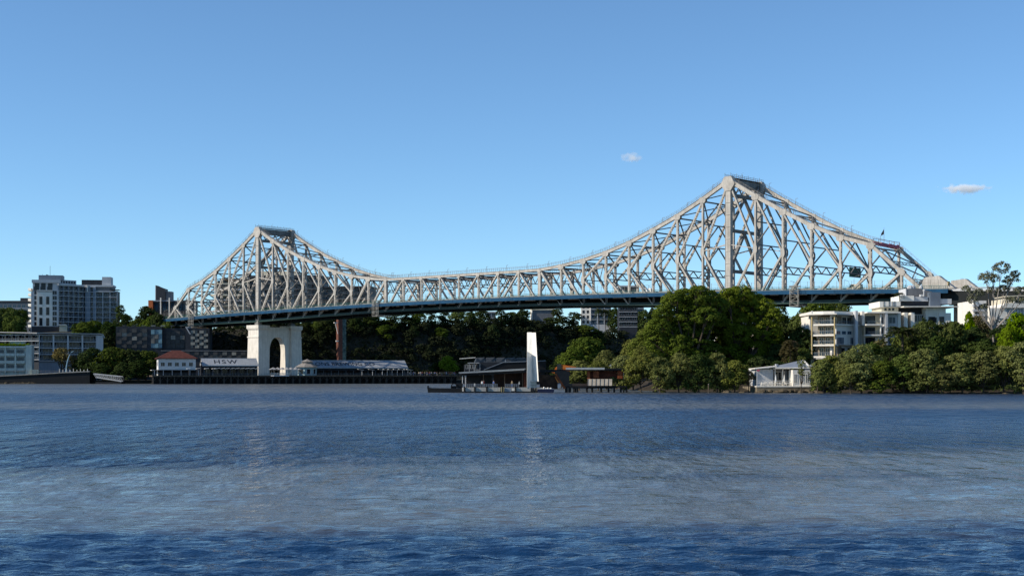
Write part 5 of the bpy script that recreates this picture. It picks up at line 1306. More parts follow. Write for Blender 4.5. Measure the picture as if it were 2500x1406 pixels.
# ------------------------------------------------------------------ trees
def leaf_cloud(lobes, leaf, dens, rng, sub=.3, inner=.18, flat=.8, droop=0.0, fill=1.0):
    """leaf positions on clumps that sit on the surfaces of the crown's lobes"""
    Ps, Ns = [], []
    L = np.array(lobes, float)
    for i, (cx, cy, cz, rx, ry, rz) in enumerate(L):
        area = 4 * math.pi * ((rx * ry) ** 1.6 / 3 + (rx * rz) ** 1.6 / 3 + (ry * rz) ** 1.6 / 3) ** (1 / 1.6)
        rm = (rx * ry * rz) ** (1 / 3); rs = sub * rm
        nc = max(8, int(area / (math.pi * rs * rs) * 1.15 * fill))
        d = rng.normal(size=(nc, 3)); d /= np.linalg.norm(d, axis=1)[:, None]
        d[:, 2] = np.where((d[:, 2] < -.5) & (rng.uniform(size=nc) < .6), -d[:, 2], d[:, 2])
        rr = 1 - np.abs(rng.normal(0, .13, nc))
        cc = np.array([cx, cy, cz]) + d * np.array([rx, ry, rz]) * rr[:, None]
        per = max(6, int(2.2 * math.pi * rs * rs * dens / (leaf * leaf) ))
        for c, dd in zip(cc, d):
            r1 = rs * rng.uniform(.6, 1.35); n = int(per * (r1 / rs) ** 2)
            e = rng.normal(size=(n, 3)); e /= np.linalg.norm(e, axis=1)[:, None]; e[:, 2] = np.where(e[:, 2] < -.35, -e[:, 2], e[:, 2])
            p = c + e * r1 * np.array([1.1, 1.1, flat]) * (1 - np.abs(rng.normal(0, .22, n)))[:, None]
            if droop: p[:, 2] -= droop * rng.uniform(0, 1, n) ** 2
            nn = e * .9 + dd * .6 + rng.normal(size=(n, 3)) * .5
            Ps.append(p); Ns.append(nn)
        ni = int(area * inner * dens / (leaf * leaf) * .4)
        e = rng.normal(size=(ni, 3)); e /= np.linalg.norm(e, axis=1)[:, None]
        Ps.append(np.array([cx, cy, cz]) + e * np.array([rx, ry, rz]) * rng.uniform(.3, .85, (ni, 1))); Ns.append(rng.normal(size=(ni, 3)))
    P = np.vstack(Ps); N = np.vstack(Ns)
    keep = np.ones(len(P), bool)
    for (cx, cy, cz, rx, ry, rz) in L:
        q = ((P - [cx, cy, cz]) / [rx, ry, rz]); keep &= ~(((q * q).sum(1) < .36) & (rng.uniform(size=len(P)) < .75))
    P, N = P[keep], N[keep]; N /= np.linalg.norm(N, axis=1)[:, None] + 1e-9
    return P, N
def make_tree(name, lobes, leaf, dens, lm, seed, tr, trunk_h, bk=bark, spread=None, **kw):
    """tree proto at origin: crown and trunk meshes (objects without users in the scene)"""
    rng = np.random.RandomState(seed)
    P, N = leaf_cloud(lobes, leaf, dens, rng, **kw)
    c = quads('crown', P, N, rng.uniform(.6, 1.35, len(P)) * leaf, lm, rng)
    m = MB(); rr = random.Random(seed)
    base = Vector((0, 0, -.6)); fork = Vector((rr.uniform(-.3, .3), rr.uniform(-.3, .3), trunk_h))
    m.tube([base, base.lerp(fork, .15), base.lerp(fork, .6), fork], [tr * 1.5, tr * 1.05, tr * .85, tr * .75], 8)
    for k, lb in enumerate(lobes):
        e = Vector(lb[:3]); mid = fork.lerp(e, .5) + Vector((rr.uniform(-.6, .6), rr.uniform(-.6, .6), -.06 * (e - fork).length))
        m.tube([fork, mid, e], [tr * .55, tr * .35, tr * .12], 6)
        for q in range(4):
            d = Vector((rr.uniform(-1, 1), rr.uniform(-1, 1), rr.uniform(-.1, 1))).normalized(); r = (lb[3] + lb[5]) / 2
            m.tube([mid.lerp(e, .6), e + d * r * .75], [tr * .2, tr * .05], 5)
    t = m.build('trunk', bk)
    for o in (c, t): C.objects.unlink(o)
    P2 = np.array([v.co[:] for v in c.data.vertices]); 
    return dict(name=name, crown=c, trunk=t, h=float(np.percentile(P2[:, 2], 99.7)), w=float(np.percentile(P2[:, 0], 99.5) - np.percentile(P2[:, 0], .5)))
def lob(n, R0, h, r, seed, zl=0, top=1.0):
    rr = random.Random(seed); o = []
    for k in range(n):
        a = 2 * math.pi * k / n * 2.4 + rr.uniform(-.4, .4); q = rr.uniform(.35, 1); z = zl + (h - zl) * rr.uniform(.15, .95)
        shrink = 1 - .55 * ((z - zl) / max(.1, h - zl)) ** 2
        s = r * rr.uniform(.7, 1.25); o.append((math.cos(a) * R0 * q * shrink, math.sin(a) * R0 * q * shrink, z, s, s, s * .8))
    o.append((0, 0, h - r * .3, r * 1.1, r * 1.1, r * .85)); return o
T = {}
def cliff_wood():
    rng = np.random.RandomState(44); L = []
    while len(L) < 330:
        x = rng.uniform(-150, 110); yc = np.interp(x, [-150, -112, -40, 20, 80, 160], [778, 782, 800, 835, 880, 960]); u = rng.uniform(-.05, 1); y = yc + u * 32
        z = float(far_h(np.array([x]), np.array([y]))[0]); r = rng.uniform(1.6, 4.4)
        if z < 1: continue
        L.append((x, y, z + r * .55, r, r, r * .85))
    P, N = leaf_cloud(L, .75, .8, rng, sub=.34, inner=0)
    return quads('cliff_forest', P, N, rng.uniform(.5, 1.1, len(P)), L_hillwood, rng)
L_hillwood = leafmat('shade_darkened_forest_leaves', (.01, .018, .008), (.042, .052, .024), .15, .045)  # leaf colours darkened to put the cliff's shade into them
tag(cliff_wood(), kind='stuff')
T['mang1'] = make_tree('mangrove_tree', lob(13, 3.6, 7.0, 1.9, 1, .2), .34, .95, L_mang, 1, .2, 1.2, sub=.34)
T['mang2'] = make_tree('mangrove_tree', lob(14, 4.2, 7.8, 2.0, 2, .3), .34, .9, L_mang, 2, .22, 1.3, sub=.34)
T['mang3'] = make_tree('mangrove_tree', lob(11, 3.0, 6.4, 1.7, 3, 0), .34, .95, L_mang, 3, .18, 1.0, sub=.36)
T['round1'] = make_tree('round_tree', lob(12, 4.6, 8.5, 2.3, 4, .5), .42, 1.0, L_round, 4, .25, 1.5, sub=.3)
T['round2'] = make_tree('round_tree', lob(10, 4.0, 9.5, 2.3, 5, .8), .42, 1.0, L_round, 5, .25, 1.8, sub=.3)
T['dark1'] = make_tree('dark_tree', lob(11, 4.4, 9.5, 2.4, 6, .2), .5, .95, L_dark, 6, .25, 1.5, sub=.3)
T['dark2'] = make_tree('dark_tree', lob(8, 3.4, 10.5, 2.0, 7, .6), .5, .95, L_dark, 7, .25, 2, sub=.3)
T['lime1'] = make_tree('lime_tree', lob(11, 3.8, 7.5, 2.1, 8, 2.0), .36, 1.1, L_lime, 8, .28, 2.2, sub=.34)
T['gum'] = make_tree('gum_tree', [(-3.6, 0, 12.4, 1.5, 1.5, .9), (-1.2, .5, 15.5, 1.7, 1.5, 1.2), (1.6, -.5, 17.2, 1.7, 1.6, 1.1), (3.8, .3, 15.0, 1.6, 1.5, 1.0), (5.6, 0, 12.8, 1.4, 1.3, .9), (-5.4, .5, 13.4, 1.0, 1.0, .6), (.6, 1, 13.0, 1.4, 1.3, .8), (3.2, -1, 11.2, 1.0, 1.0, .6), (-2.2, -.5, 10.0, .9, .9, .5), (0, 0, 15.2, 1.2, 1.2, .8), (2.4, .5, 13.4, 1.2, 1.2, .7), (5.8, -.6, 11.0, 1.1, 1, .6), (-4.6, -.4, 11.2, 1.1, 1, .6), (4.6, 0, 16.2, .9, .9, .6)],
                     .26, .7, L_gum, 9, .3, 5.5, palebark, sub=.36, inner=.05, fill=1.1)
T['brown'] = make_tree('dry_tree', lob(8, 4.0, 7.8, 2.0, 10, 3.0), .4, .7, L_brown, 10, .25, 2.5, sub=.32, fill=.8)
T['small_mang'] = make_tree('mangrove_tree', [(-1.3, 0, 4.6, .9, .9, .7), (.9, .2, 5.4, 1.0, .9, .7), (2.2, 0, 4.4, .9, .8, .6), (-.2, 0, 3.4, .7, .7, .5), (1.4, 0, 3.0, .7, .6, .4), (-2.2, 0, 3.4, .6, .6, .5)], .22, .45, L_mang, 12, .13, 1.3, sub=.4, inner=.03, fill=.6)
def palm_proto(seed, h, nf, fl, hang=False):
    rng = np.random.RandomState(seed); rr = random.Random(seed); P, N = [], []
    m = MB(); m.tube([(0, 0, -.5), (.1, 0, h * .5), (0, 0, h)], [.28, .2, .17], 8)
    for k in range(nf):
        a = 2 * math.pi * k / nf + rr.uniform(-.2, .2); up = rr.uniform(-.2, 1.1) if not hang else rr.uniform(-1.2, .9)
        pr = []
        for q in range(9):
            t = q / 8; r = fl * t * (math.cos(up * .6)); z = h + fl * (math.sin(up) * t - .75 * t * t); pr.append(Vector((math.cos(a) * r, math.sin(a) * r, z)))
        m.tube(pr, [.05, .045, .04, .04, .03, .03, .02, .02, .01], 4)
        for q in range(70):
            t = rr.uniform(.12, 1); i = min(7, int(t * 8)); p = pr[i].lerp(pr[i + 1], t * 8 - i); s = rr.choice((-1, 1))
            p = p + Vector((-math.sin(a) * s, math.cos(a) * s, -.5)) * (rr.uniform(.05, .5)); P.append(p[:]); N.append((rr.uniform(-.3, .3), rr.uniform(-.3, .3), 1))
    P = np.array(P); N = np.array(N); N /= np.linalg.norm(N, axis=1)[:, None]
    c = quads('crown', P, N, rng.uniform(.35, .6, len(P)), L_palm if not hang else L_brown, rng, aspect=3.2); t = m.build('trunk', bark)
    for o in (c, t): C.objects.unlink(o)
    return dict(name='palm_tree', crown=c, trunk=t, h=h + fl * .6, w=fl * 1.8)
T['palm'] = palm_proto(3, 7.5, 22, 3.4); T['palm_dry'] = palm_proto(5, 6.0, 40, 2.4, True)
# the great fig, two heavy crowns; lobe centres measured from the photo at 372 m
def fig(cx, Y, spec, seed, leaf=.37):
    s = Y / F; rr = random.Random(seed); L = []
    for (px, py, r) in spec:
        x = (px - cx) * s; z = (958 - py) * s - .8; L.append((x, rr.uniform(-.45, .45) * (13 - abs(x)) * .9, z, r * s, r * s * 1.1, r * s * .85))
        if rr.random() < .8: L.append((x * .8 + rr.uniform(-2, 2), rr.uniform(3, 7), z * .97, r * s, r * s, r * s * .8))
    for (px, py, r) in spec[::2]: L.append(((px - cx) * s * .85, 1.5, (958 - py) * s * .93 - 1.5, r * s * 1.15, r * s * 1.2, r * s * 1.1))
    return make_tree('fig_tree', L, leaf, 1.15, L_fig, seed, .9, 5.0, sub=.24, inner=.3)
T['fig1'] = fig(1690, 376, [(1606, 800, 30), (1618, 762, 26), (1640, 735, 28), (1668, 722, 24), (1700, 722, 30), (1735, 728, 24), (1600, 842, 30), (1640, 800, 34), (1680, 770, 34), (1722, 775, 34), (1655, 850, 36), (1705, 830, 34), (1690, 880, 34), (1610, 885, 28), (1740, 860, 28), (1585, 815, 18), (1760, 745, 22)], 31)
T['fig2'] = fig(1810, 384, [(1775, 728, 26), (1810, 720, 28), (1842, 738, 30), (1868, 752, 26), (1888, 775, 26), (1790, 765, 34), (1830, 785, 36), (1872, 815, 34), (1800, 825, 34), (1780, 870, 30), (1845, 850, 36), (1895, 845, 26), (1820, 895, 30), (1875, 890, 28), (1770, 800, 24)], 32)
for q in T.values(): q['name'] = q['name']
def tree(kind, px, Y, ytop, wpx, zbase, label, group=None, seed=None, stretch=1.0):
    t = T[kind]; s = Y / F; H = PZ(ytop, Y) - zbase; sz = H / t['h']; sx = (wpx * s / t['w']) if wpx else sz
    e = thing(t['name'], label, 'tree', (PX(px, Y), Y, zbase), 0, group)
    a = random.Random(int(px * 7 + ytop)).uniform(0, 6.28) if kind not in ('fig1', 'fig2', 'gum') else 0
    for nm in ('crown', 'trunk'): linked(nm, t[nm], e, (0, 0, 0), a, (sx, sx, sz))
    return e
def zt_far(px, Y): return float(far_h(np.array([PX(px, Y)]), np.array([float(Y)]))[0])
def seat(px, Y, ytop, hmax=9.5):
    """walk back up the far cliff until a tree of ordinary height can stand there"""
    while Y < 960 and PZ(ytop, Y) - zt_far(px, Y) > hmax: Y += 2
    return Y, zt_far(px, Y) - 1
def zt_near(px, Y): return float(near_h(np.array([PX(px, Y)]), np.array([float(Y)]))[0])
# right bank
tree('fig1', 1690, 376, 703, None, .8, 'huge bright green fig tree left of centre on the right bank')
tree('fig2', 1810, 384, 702, None, .8, 'huge dark green fig tree half in shade against the white restaurant side')
G1 = 'mangroves along the right bank waterline'
for k, (kind, px, Y, yt, wp, lb) in enumerate((
    ('mang1', 1522, 356, 868, 66, 'grey green mangrove just behind the right end of the ferry terminal'),
    ('mang2', 1566, 352, 846, 84, 'broad olive mangrove at the left foot of the bright fig'),
    ('mang3', 1612, 348, 872, 72, 'low mangrove in front of the bright fig, second from the ferry terminal side'),
    ('mang2', 1658, 350, 862, 84, 'rounded mangrove under the middle of the bright fig'),
    ('round2', 1706, 349, 866, 76, 'mangrove under the right half of the bright fig'),
    ('mang3', 1752, 350, 862, 70, 'tall narrow mangrove below the gap between the two figs'),
    ('mang1', 1794, 349, 880, 66, 'mangrove under the dark fig, third from the restaurant'),
    ('brown', 1828, 350, 905, 44, 'low brownish mangrove bush beside the restaurant sea wall'),
    ('mang3', 2030, 336, 868, 74, 'mangrove in front of the right half of the white restaurant'),
    ('mang1', 2010, 334, 878, 60, 'small mangrove at the right end of the restaurant sea wall'),
    ('mang2', 2102, 334, 842, 112, 'wide brownish mangrove below the white apartments'),
    ('mang1', 2078, 331, 888, 66, 'low mangrove left of the wide brownish one'),
    ('round2', 2152, 330, 880, 76, 'mangrove between the wide brownish one and the palm'),
    ('round1', 2206, 331, 866, 88, 'mangrove directly below the feathery palm'),
    ('mang1', 2262, 328, 852, 92, 'tall mangrove right of the palm, third from the right edge group'),
    ('mang3', 2300, 325, 890, 70, 'pale mangrove with bare lower stems near the water right of centre group'),
    ('mang1', 2348, 328, 862, 96, 'broad mangrove under the bare gum tree'),
    ('mang1', 2402, 326, 858, 88, 'mangrove just right of the bare gum tree'),
    ('mang2', 2452, 327, 846, 104, 'mangrove below the lime green tree'),
    ('mang3', 2500, 324, 836, 100, 'mangrove cut by the right edge of the picture'))):
    tree(kind, px, Y, yt, wp, .2, lb, G1)
tree('small_mang', 1957, 335.5, 868, 64, .1, 'thin open mangrove leaning in front of the white restaurant wall', G1)
G2 = 'leafy trees on the slope of the right bank'
for kind, px, Y, yt, wp, lb in (
    ('round2', 2262, 352, 782, 96, 'dense dark green tree below the stepped right end of the white apartments'),
    ('round1', 2210, 355, 800, 84, 'green tree just behind the feathery palm'),
    ('round1', 2322, 354, 786, 100, 'green tree on the slope left of the bare gum tree'),
    ('dark1', 2375, 358, 800, 92, 'dark tree at the foot of the bare gum tree'),
    ('brown', 2390, 372, 770, 60, 'brownish thin tree in front of the dark bridge approach'),
    ('lime1', 2365, 366, 762, 40, 'small bright lime bush left of the gum trunk'),
    ('dark2', 2440, 362, 800, 60, 'dark tree between the gum tree and the lime tree'),
    ('round2', 2130, 350, 838, 70, 'green tree under the balconies of the white apartments'),
    ('brown', 2150, 352, 828, 60, 'brown tinged tree beside the balcony columns of the white apartments'),
    ('dark1', 2290, 342, 822, 110, 'dark rounded tree behind the mangroves near the palm'),
    ('dark1', 2400, 345, 830, 110, 'dark rounded tree behind the mangroves near the gum tree'),
    ('dark2', 2180, 342, 842, 80, 'dark narrow tree behind the mangroves left of the palm')):
    tree(kind, px, Y, yt, wp, max(1, zt_near(px, Y)), lb, G2)
tree('lime1', 2486, 350, 766, 110, 3, 'bright lime green tree at the right edge of the picture')
tree('lime1', 2462, 346, 800, 70, 3, 'smaller lime green tree just left of the big lime one')
tree('gum', 2425, 366, 640, 150, 8, 'tall sparse gum tree with pale bare branches against the sky')
tree('palm', 2203, 346, 777, None, 3, 'feathery palm in front of the white apartments')
tree('palm', 2196, 384, 709, None, PZ(738, 384) - 1, 'small palm growing on the roof terrace of the white apartments')
tree('palm_dry', 1929, 362, 815, 44, 3.0, 'shaggy palm with hanging brown fronds left of the apartments')
for kind, px, Y, yt, wp, lb in (
    ('dark2', 1905, 400, 748, 60, 'dark tree peeking out right of the dark fig under the deck'),
    ('dark1', 1925, 405, 778, 80, 'dark tree right of the dark fig, lower than its neighbour'),
    ('round1', 1985, 408, 742, 112, 'broad grey green tree behind the left end of the white apartments'),
    ('round2', 1950, 398, 765, 80, 'grey green tree left of the white apartments, below the gantry'),
    ('round1', 2040, 414, 742, 90, 'rounded tree top just above the roof of the white apartments'),
    ('dark1', 1960, 385, 800, 90, 'dark tree beside the left balconies of the white apartments'),
    ('dark1', 1900, 380, 840, 90, 'dark low tree in the shade behind the shaggy palm'),
    ('dark2', 1880, 392, 800, 90, 'dark tree filling the shade behind the dark fig'),
    ('round2', 1960, 366, 850, 60, 'green tree directly left of the apartment columns'),
    ('dark1', 1900, 362, 880, 70, 'dark shrubby tree behind the restaurant skillion roof'),
    ('dark1', 1850, 366, 870, 70, 'dark tree at the right foot of the dark fig'),
    ('round1', 1440, 470, 823, 108, 'rounded green tree above the pale terminal roof'),
    ('round2', 1400, 455, 852, 72, 'green tree left of the rounded one above the excavator'),
    ('mang2', 1480, 420, 856, 80, 'olive tree right of the rounded one behind the terminal'),
    ('round1', 1505, 430, 875, 70, 'low green tree behind the terminal lamp posts'),
    ('mang1', 1415, 400, 880, 60, 'light green tree seen through the gap under the terminal roof'),
    ('mang2', 1460, 395, 882, 66, 'grey green tree behind the rust red terminal wall'),
    ('dark1', 1370, 470, 868, 64, 'dark tree just right of the white fin'),
    ('mang1', 1545, 400, 830, 64, 'olive tree tucked behind the left side of the bright fig')):
    tree(kind, px, Y, yt, wp, .5 if px < 1560 else max(1, zt_near(px, Y)), lb, 'trees behind the waterline on the right bank')
tree('dark1', 1750, 392, 745, 150, 2, 'dark tree mass seen between and behind the two figs', 'trees behind the waterline on the right bank')
tree('fig1', 1652, 392, 775, 190, 2, 'lower green fig crown behind the left side of the bright fig')
tree('small_mang', 1985, 335, 892, 44, .1, 'thin open mangrove at the right end of the restaurant wall', G1)
tree('mang3', 2052, 334, 884, 60, .2, 'small mangrove between the restaurant and the wide brownish mangrove', G1)
# cliff top and hillside across the river
GH = 'trees growing on the dark cliff below the deck'
rr = random.Random(12)
spots = [(748, 800, 778), (775, 792, 784), (800, 800, 778), (872, 800, 772), (905, 806, 768), (955, 808, 768), (985, 812, 762), (1018, 815, 758), (1052, 820, 756), (1085, 826, 758), (1118, 832, 754), (1150, 838, 760), (1178, 845, 756),
         (1222, 850, 757), (1248, 856, 762), (1275, 862, 755), (1362, 880, 752), (1402, 905, 762), (1345, 872, 775), (1500, 905, 752), (1540, 915, 748), (1572, 920, 757), (1594, 900, 752)]
adj = ['bushy', 'leaning', 'tall', 'spreading', 'thin', 'rounded']
marks = {748: 'right beside the white pier', 775: 'between the pier and the brick pylon', 800: 'just left of the brick pylon', 872: 'right of the brick pylon', 905: 'below the middle gantry, left of it', 955: 'below the middle gantry, right of it',
         985: 'above the end of the lettered shed roof', 1018: 'third right of the middle gantry', 1052: 'fourth right of the middle gantry', 1085: 'above the bright tree on the wharf', 1118: 'above the end of the people on the wharf', 1150: 'above the sawtooth canopy',
         1178: 'left of the small blue grey block', 1222: 'right of the small blue grey block', 1248: 'above the sawtooth roofs', 1275: 'directly left of the flat roofed house', 1362: 'directly right of the flat roofed house', 1402: 'alone against the sky gap under the deck',
         1345: 'in front of the flat roofed house', 1500: 'between the white and dark apartment blocks', 1540: 'in front of the dark apartment block', 1572: 'left of the bright fig, against the sky', 1594: 'partly behind the bright fig'}
for k, (px, Y, yt) in enumerate(spots):
    kd = rr.choice(('dark1', 'dark2', 'round2', 'dark1')) if px != 1402 else 'dark2'
    Y, zs_ = seat(px, Y, yt, 10); tree(kd, px, Y, yt, rr.uniform(34, 54), zs_, '%s cliff top tree %s' % (adj[k % 6], marks[px]), GH)
for k, (px, Y, yt, wp, lb) in enumerate(((1008, 792, 795, 34, 'pale hillside tree hanging on the cliff right of the middle gantry'), (1075, 800, 800, 36, 'hillside tree halfway up the cliff above the bright wharf tree'), (1205, 815, 792, 36, 'hillside tree halfway up the cliff above the sawtooth roofs'),
    (940, 788, 792, 40, 'hillside tree on the cliff just under the middle gantry'), (785, 780, 795, 40, 'hillside shrub tree left of the brick pylon'), (1430, 850, 793, 50, 'green tree on the grassy terrace below the white block'), (1460, 840, 806, 40, 'low green tree on the grassy terrace left of the bright fig'))):
    Y, zs_ = seat(px, Y, yt, 9); tree('round2' if k % 2 else 'dark1', px, Y, yt, wp, zs_, lb, GH)
tree('lime1', 1093, 715, 869, 52, 4, 'single bright green tree on the wharf promenade')
tree('dark1', 1068, 722, 884, 44, 4, 'dark tree left of the bright green wharf tree')
# palms against the white block
tree('palm', 1462, 930, 742, 22, zt_far(1462, 930), 'tall palm in front of the green glass balconies, left one'); tree('palm', 1478, 932, 744, 22, zt_far(1478, 932), 'tall palm in front of the green glass balconies, right one')
# left bank
GL = 'trees on the left bank'
for kind, px, Y, yt, wp, z0, lb in (
    ('round1', 18, 810, 752, 70, 20, 'bright green tree at the far left edge'), ('round2', 52, 815, 756, 50, 20, 'green tree just left of the tall apartments'), ('dark1', -10, 800, 768, 60, 20, 'dark tree cut by the left edge'), ('round1', 36, 790, 772, 60, 18, 'lower green tree below the far left block'),
    ('dark2', 294, 858, 745, 34, 28, 'dark tree leaning at the right end of the tall apartments'), ('dark1', 306, 850, 768, 40, 26, 'dark low tree right of the tall apartments'),
    ('dark1', 355, 860, 748, 60, 26, 'dark rounded tree against the sky left of the bridge end'), ('round2', 375, 800, 770, 58, 22, 'olive tree at the left end of the bridge deck'), ('round1', 340, 805, 780, 60, 20, 'dull green tree below the dark rounded one'), ('dark2', 402, 790, 772, 44, 20, 'green tree touching the left end of the deck'), ('dark1', 430, 785, 790, 50, 18, 'dark tree in the shade below the left end of the deck'),
    ('dark1', 385, 776, 764, 50, 14, 'dark green tree crowding the left end of the deck'), ('round2', 362, 778, 776, 50, 12, 'dull green tree left of the deck end, lower than its neighbour'), ('round1', 412, 772, 786, 44, 10, 'green tree just under the left end of the deck'),
    ('round1', 232, 790, 783, 50, 20, 'green tree below the rear wing of the tall apartments'), ('round2', 205, 785, 786, 50, 20, 'green tree below the angled wing of the tall apartments'), ('dark1', 262, 785, 785, 56, 18, 'dark green tree right of the curved roof'), ('dark2', 185, 788, 790, 34, 20, 'dark tree beside the entrance canopy'),
    ('dark1', 262, 765, 808, 66, 4, 'dark tree filling the gap right of the curved roof apartments'), ('dark1', 250, 745, 840, 50, 3, 'black green tree beside the end wall of the curved roof apartments'),
    ('brown', 152, 702, 849, 66, 2.2, 'yellow brown tree in front of the curved roof apartments'), 
    ('dark1', 228, 700, 850, 72, 2, 'dark tree right of the curved light pole'), ('round1', 272, 698, 848, 76, 2, 'dark green riverside tree, second from the curved light pole'), ('dark1', 318, 698, 852, 74, 2, 'dark riverside tree above the gangway end'), ('round1', 356, 700, 856, 62, 2, 'dark riverside tree beside the red roofed pavilion'), ('dark1', 340, 692, 880, 64, .8, 'low dark riverside tree touching the water near the pavilion'), ('dark1', 300, 690, 884, 60, .8, 'low dark riverside tree touching the water above the gangway'), ('dark2', 388, 702, 880, 30, 2, 'slim dark tree at the left wall of the pavilion'), ('dark1', 250, 692, 886, 60, .8, 'low dark riverside tree left of the gangway'), ('dark1', 205, 705, 872, 60, 1.5, 'dark tree just behind the curved light pole')):
    tree(kind, px, Y, yt, wp, z0, lb, GL)

# ------------------------------------------------------------------ smaller things
# riverside ramp and gangway, bottom left
t = thing('riverside_ramp', 'pale concrete riverside walkway ramp with short posts at bottom left', 'walkway', (PX(-40, 684), 684, 0), R(2))
s_ = 684 / F; Xr = lambda p: (p + 40) * s_; Zr = lambda y: PZ(y, 684)
m_ = MB(); m_.prism([(0, -1), (Xr(216), -1), (Xr(216), Zr(909)), (Xr(150), Zr(910)), (Xr(60), Zr(915)), (0, Zr(920))], 'y', .3, 12); m_.build('embankment', black, t)
m_ = MB()
for a_, b_ in (((0, 919.5), (60, 914.5)), ((60, 914.5), (150, 909.5)), ((150, 909.5), (216, 906.5))):
    m_.beam((Xr(a_[0] if a_[0] else -40), 1.5, Zr(a_[1])), (Xr(b_[0]), 1.5, Zr(b_[1])), 3.4, .45)
m_.build('deck', conc_g, t)
for k in range(9):
    p = 142 + k * 8.5; m_ = MB(); m_.box(Xr(p), Xr(p) + .25, .2, .5, Zr(909), Zr(900 + (k % 2) * 2)); m_.build('post', conc, t)
m_ = MB()
for k in range(16): m_.box(Xr(-38 + k * 11), Xr(-38 + k * 11) + .1, 2.9, 3.0, 1, Zr(903))
m_.box(Xr(-40), Xr(140), 2.88, 2.98, Zr(906), Zr(905.4)); m_.build('railing', grey_b, t)
rk = MB(); r_ = random.Random(3)
for k in range(90):
    p = r_.uniform(-40, 90); x, z, q = Xr(p), .1 + r_.uniform(0, .5), r_.uniform(.3, .7); rk.lathe((x, r_.uniform(-1.2, .2), z - .3), [(q, 0), (q * .9, q * .5), (q * .3, q * .8)], 6)
rk.build('foot_rocks', rock, t)
t = thing('pontoon_gangway', 'grey steel truss gangway sloping to the water left of the wharf', 'gangway', (PX(228, 680), 680, 0), R(-4))
X2 = lambda p: (p - 228) * 680 / F; Z2 = lambda y: PZ(y, 680)
m_ = MB()
for y in (0, 2.2):
    a0, a1, b0, b1 = (X2(228), Z2(912)), (X2(298), Z2(919)), (X2(234), Z2(921)), (X2(298), Z2(931))
    m_.beam((a0[0], y, a0[1]), (a1[0], y, a1[1]), .2, .3); m_.beam((b0[0], y, b0[1]), (b1[0], y, b1[1]), .2, .3)
    for k in range(8):
        u0, u1 = k / 7, min(1, (k + 1) / 7); P0_ = Vector((a0[0] + (a1[0] - a0[0]) * u0, y, a0[1] + (a1[1] - a0[1]) * u0)); P1_ = Vector((b0[0] + (b1[0] - b0[0]) * u1, y, b0[1] + (b1[1] - b0[1]) * u1))
        m_.beam(P0_, P1_, .1, .12); m_.beam(P0_, (b0[0] + (b1[0] - b0[0]) * u0, y, b0[1] + (b1[1] - b0[1]) * u0), .1, .12)
m_.build('side_truss', white_c, t)
m_ = MB(); m_.beam((X2(234), 1.1, Z2(921)), (X2(298), 1.1, Z2(931)), 2, .15); m_.build('walkway', conc_g, t)
m_ = MB(); m_.box(X2(236), X2(300), -1.5, 4, -.3, Z2(932)); m_.build('pontoon', black, t)
t = thing('light_pole', 'curved pale blue light pole rising from the riverside ramp', 'lamp post', (PX(157.5, 686), 688, Zr(910)))
m_ = MB(); s_ = 688 / F
m_.tube([((p - 157.5) * s_, 0, PZ(y, 688) - Zr(910)) for p, y in ((157.5, 911), (159, 895), (162, 880), (166.5, 867), (171, 860), (176.5, 856.5))], [.3, .28, .25, .22, .16, .08], 8); m_.build('curved_mast', mat('pale_blue_metal', (.22, .36, .46), .4, .1, 1), t)
m_ = MB(); m_.lathe((0, 0, 0), [(.5, 0), (.5, .15), (.32, .2)], 8); m_.build('base', white_c, t)

# awnings and umbrellas on the wharf
def wx(px, back): return Q(px, back)
for k in range(9):
    px = 533 + k * 12.2; p = wx(px, 5); t = thing('sail_awning', 'pale sail awning in the row below the three letter roof', 'awning', (p.x, p.y, 4.0), QA, 'row of sail awnings below the three letter roof')
    m_ = MB(); z = PZ(899.5, p.y) - 4; m_.prism([(-1.15, z - .2), (1.1, z + .15), (1.1, z + .28), (-1.15, z - .08)], 'y', -1.8, 1.8); m_.build('canvas', canvas, t)
    m_ = MB(); m_.tube([(0, 0, 0), (0, 0, z)], .05, 5); m_.build('pole', grey_b, t)
for k, px in enumerate((462, 485, 506, 524)):
    p = wx(px, 4); t = thing('market_umbrella', 'white umbrella on the boardwalk in front of the red roofed pavilion', 'umbrella', (p.x, p.y, 4.0), QA + .2, 'umbrellas before the red roofed pavilion')
    m_ = MB(); z = PZ(899.5, p.y) - 4; m_.prism([(-.9, z - .12), (.9, z + .1), (.9, z + .2), (-.9, z)], 'y', -1, 1); m_.build('canopy', canvas, t); m_ = MB(); m_.tube([(0, 0, 0), (0, 0, z)], .05, 5); m_.build('pole', grey_b, t)
def umbrella(p, lb, gp, r=1.3, z=2.7):
    t = thing('market_umbrella', lb, 'umbrella', (p.x, p.y, 4.0), 0, gp)
    m_ = MB(); m_.lathe((0, 0, z), [(r, 0), (r * .5, .35), (.05, .6)], 8); m_.build('canopy', mat('grey_canvas', (.32, .32, .32), .8, .2, 1), t); m_ = MB(); m_.tube([(0, 0, 0), (0, 0, z)], .04, 5); m_.build('pole', white_c, t); return t
ub = umbrella(wx(664, 3), 'white umbrella in the front row of the terrace before the pier', 'umbrellas of the terrace in front of the pier'); tr_ = (ub, [(c, []) for c in kids(ub)])
for k in range(1, 8): p = wx(664 + k * 10, 3 + (k % 2) * 2.2); dup(ub, (p.x, p.y, 4.0), tree=tr_)
for k in range(6): p = wx(672 + k * 11, 7); dup(ub, (p.x, p.y, 4.5), label='white umbrella in the raised rear row before the pier', group='rear umbrellas of the terrace in front of the pier', tree=tr_)
p = wx(658, 1.5); t = thing('terrace_balcony', 'curved white balustraded balcony over the boardwalk in front of the pier', 'balcony', (p.x, p.y, 3.9), QA)
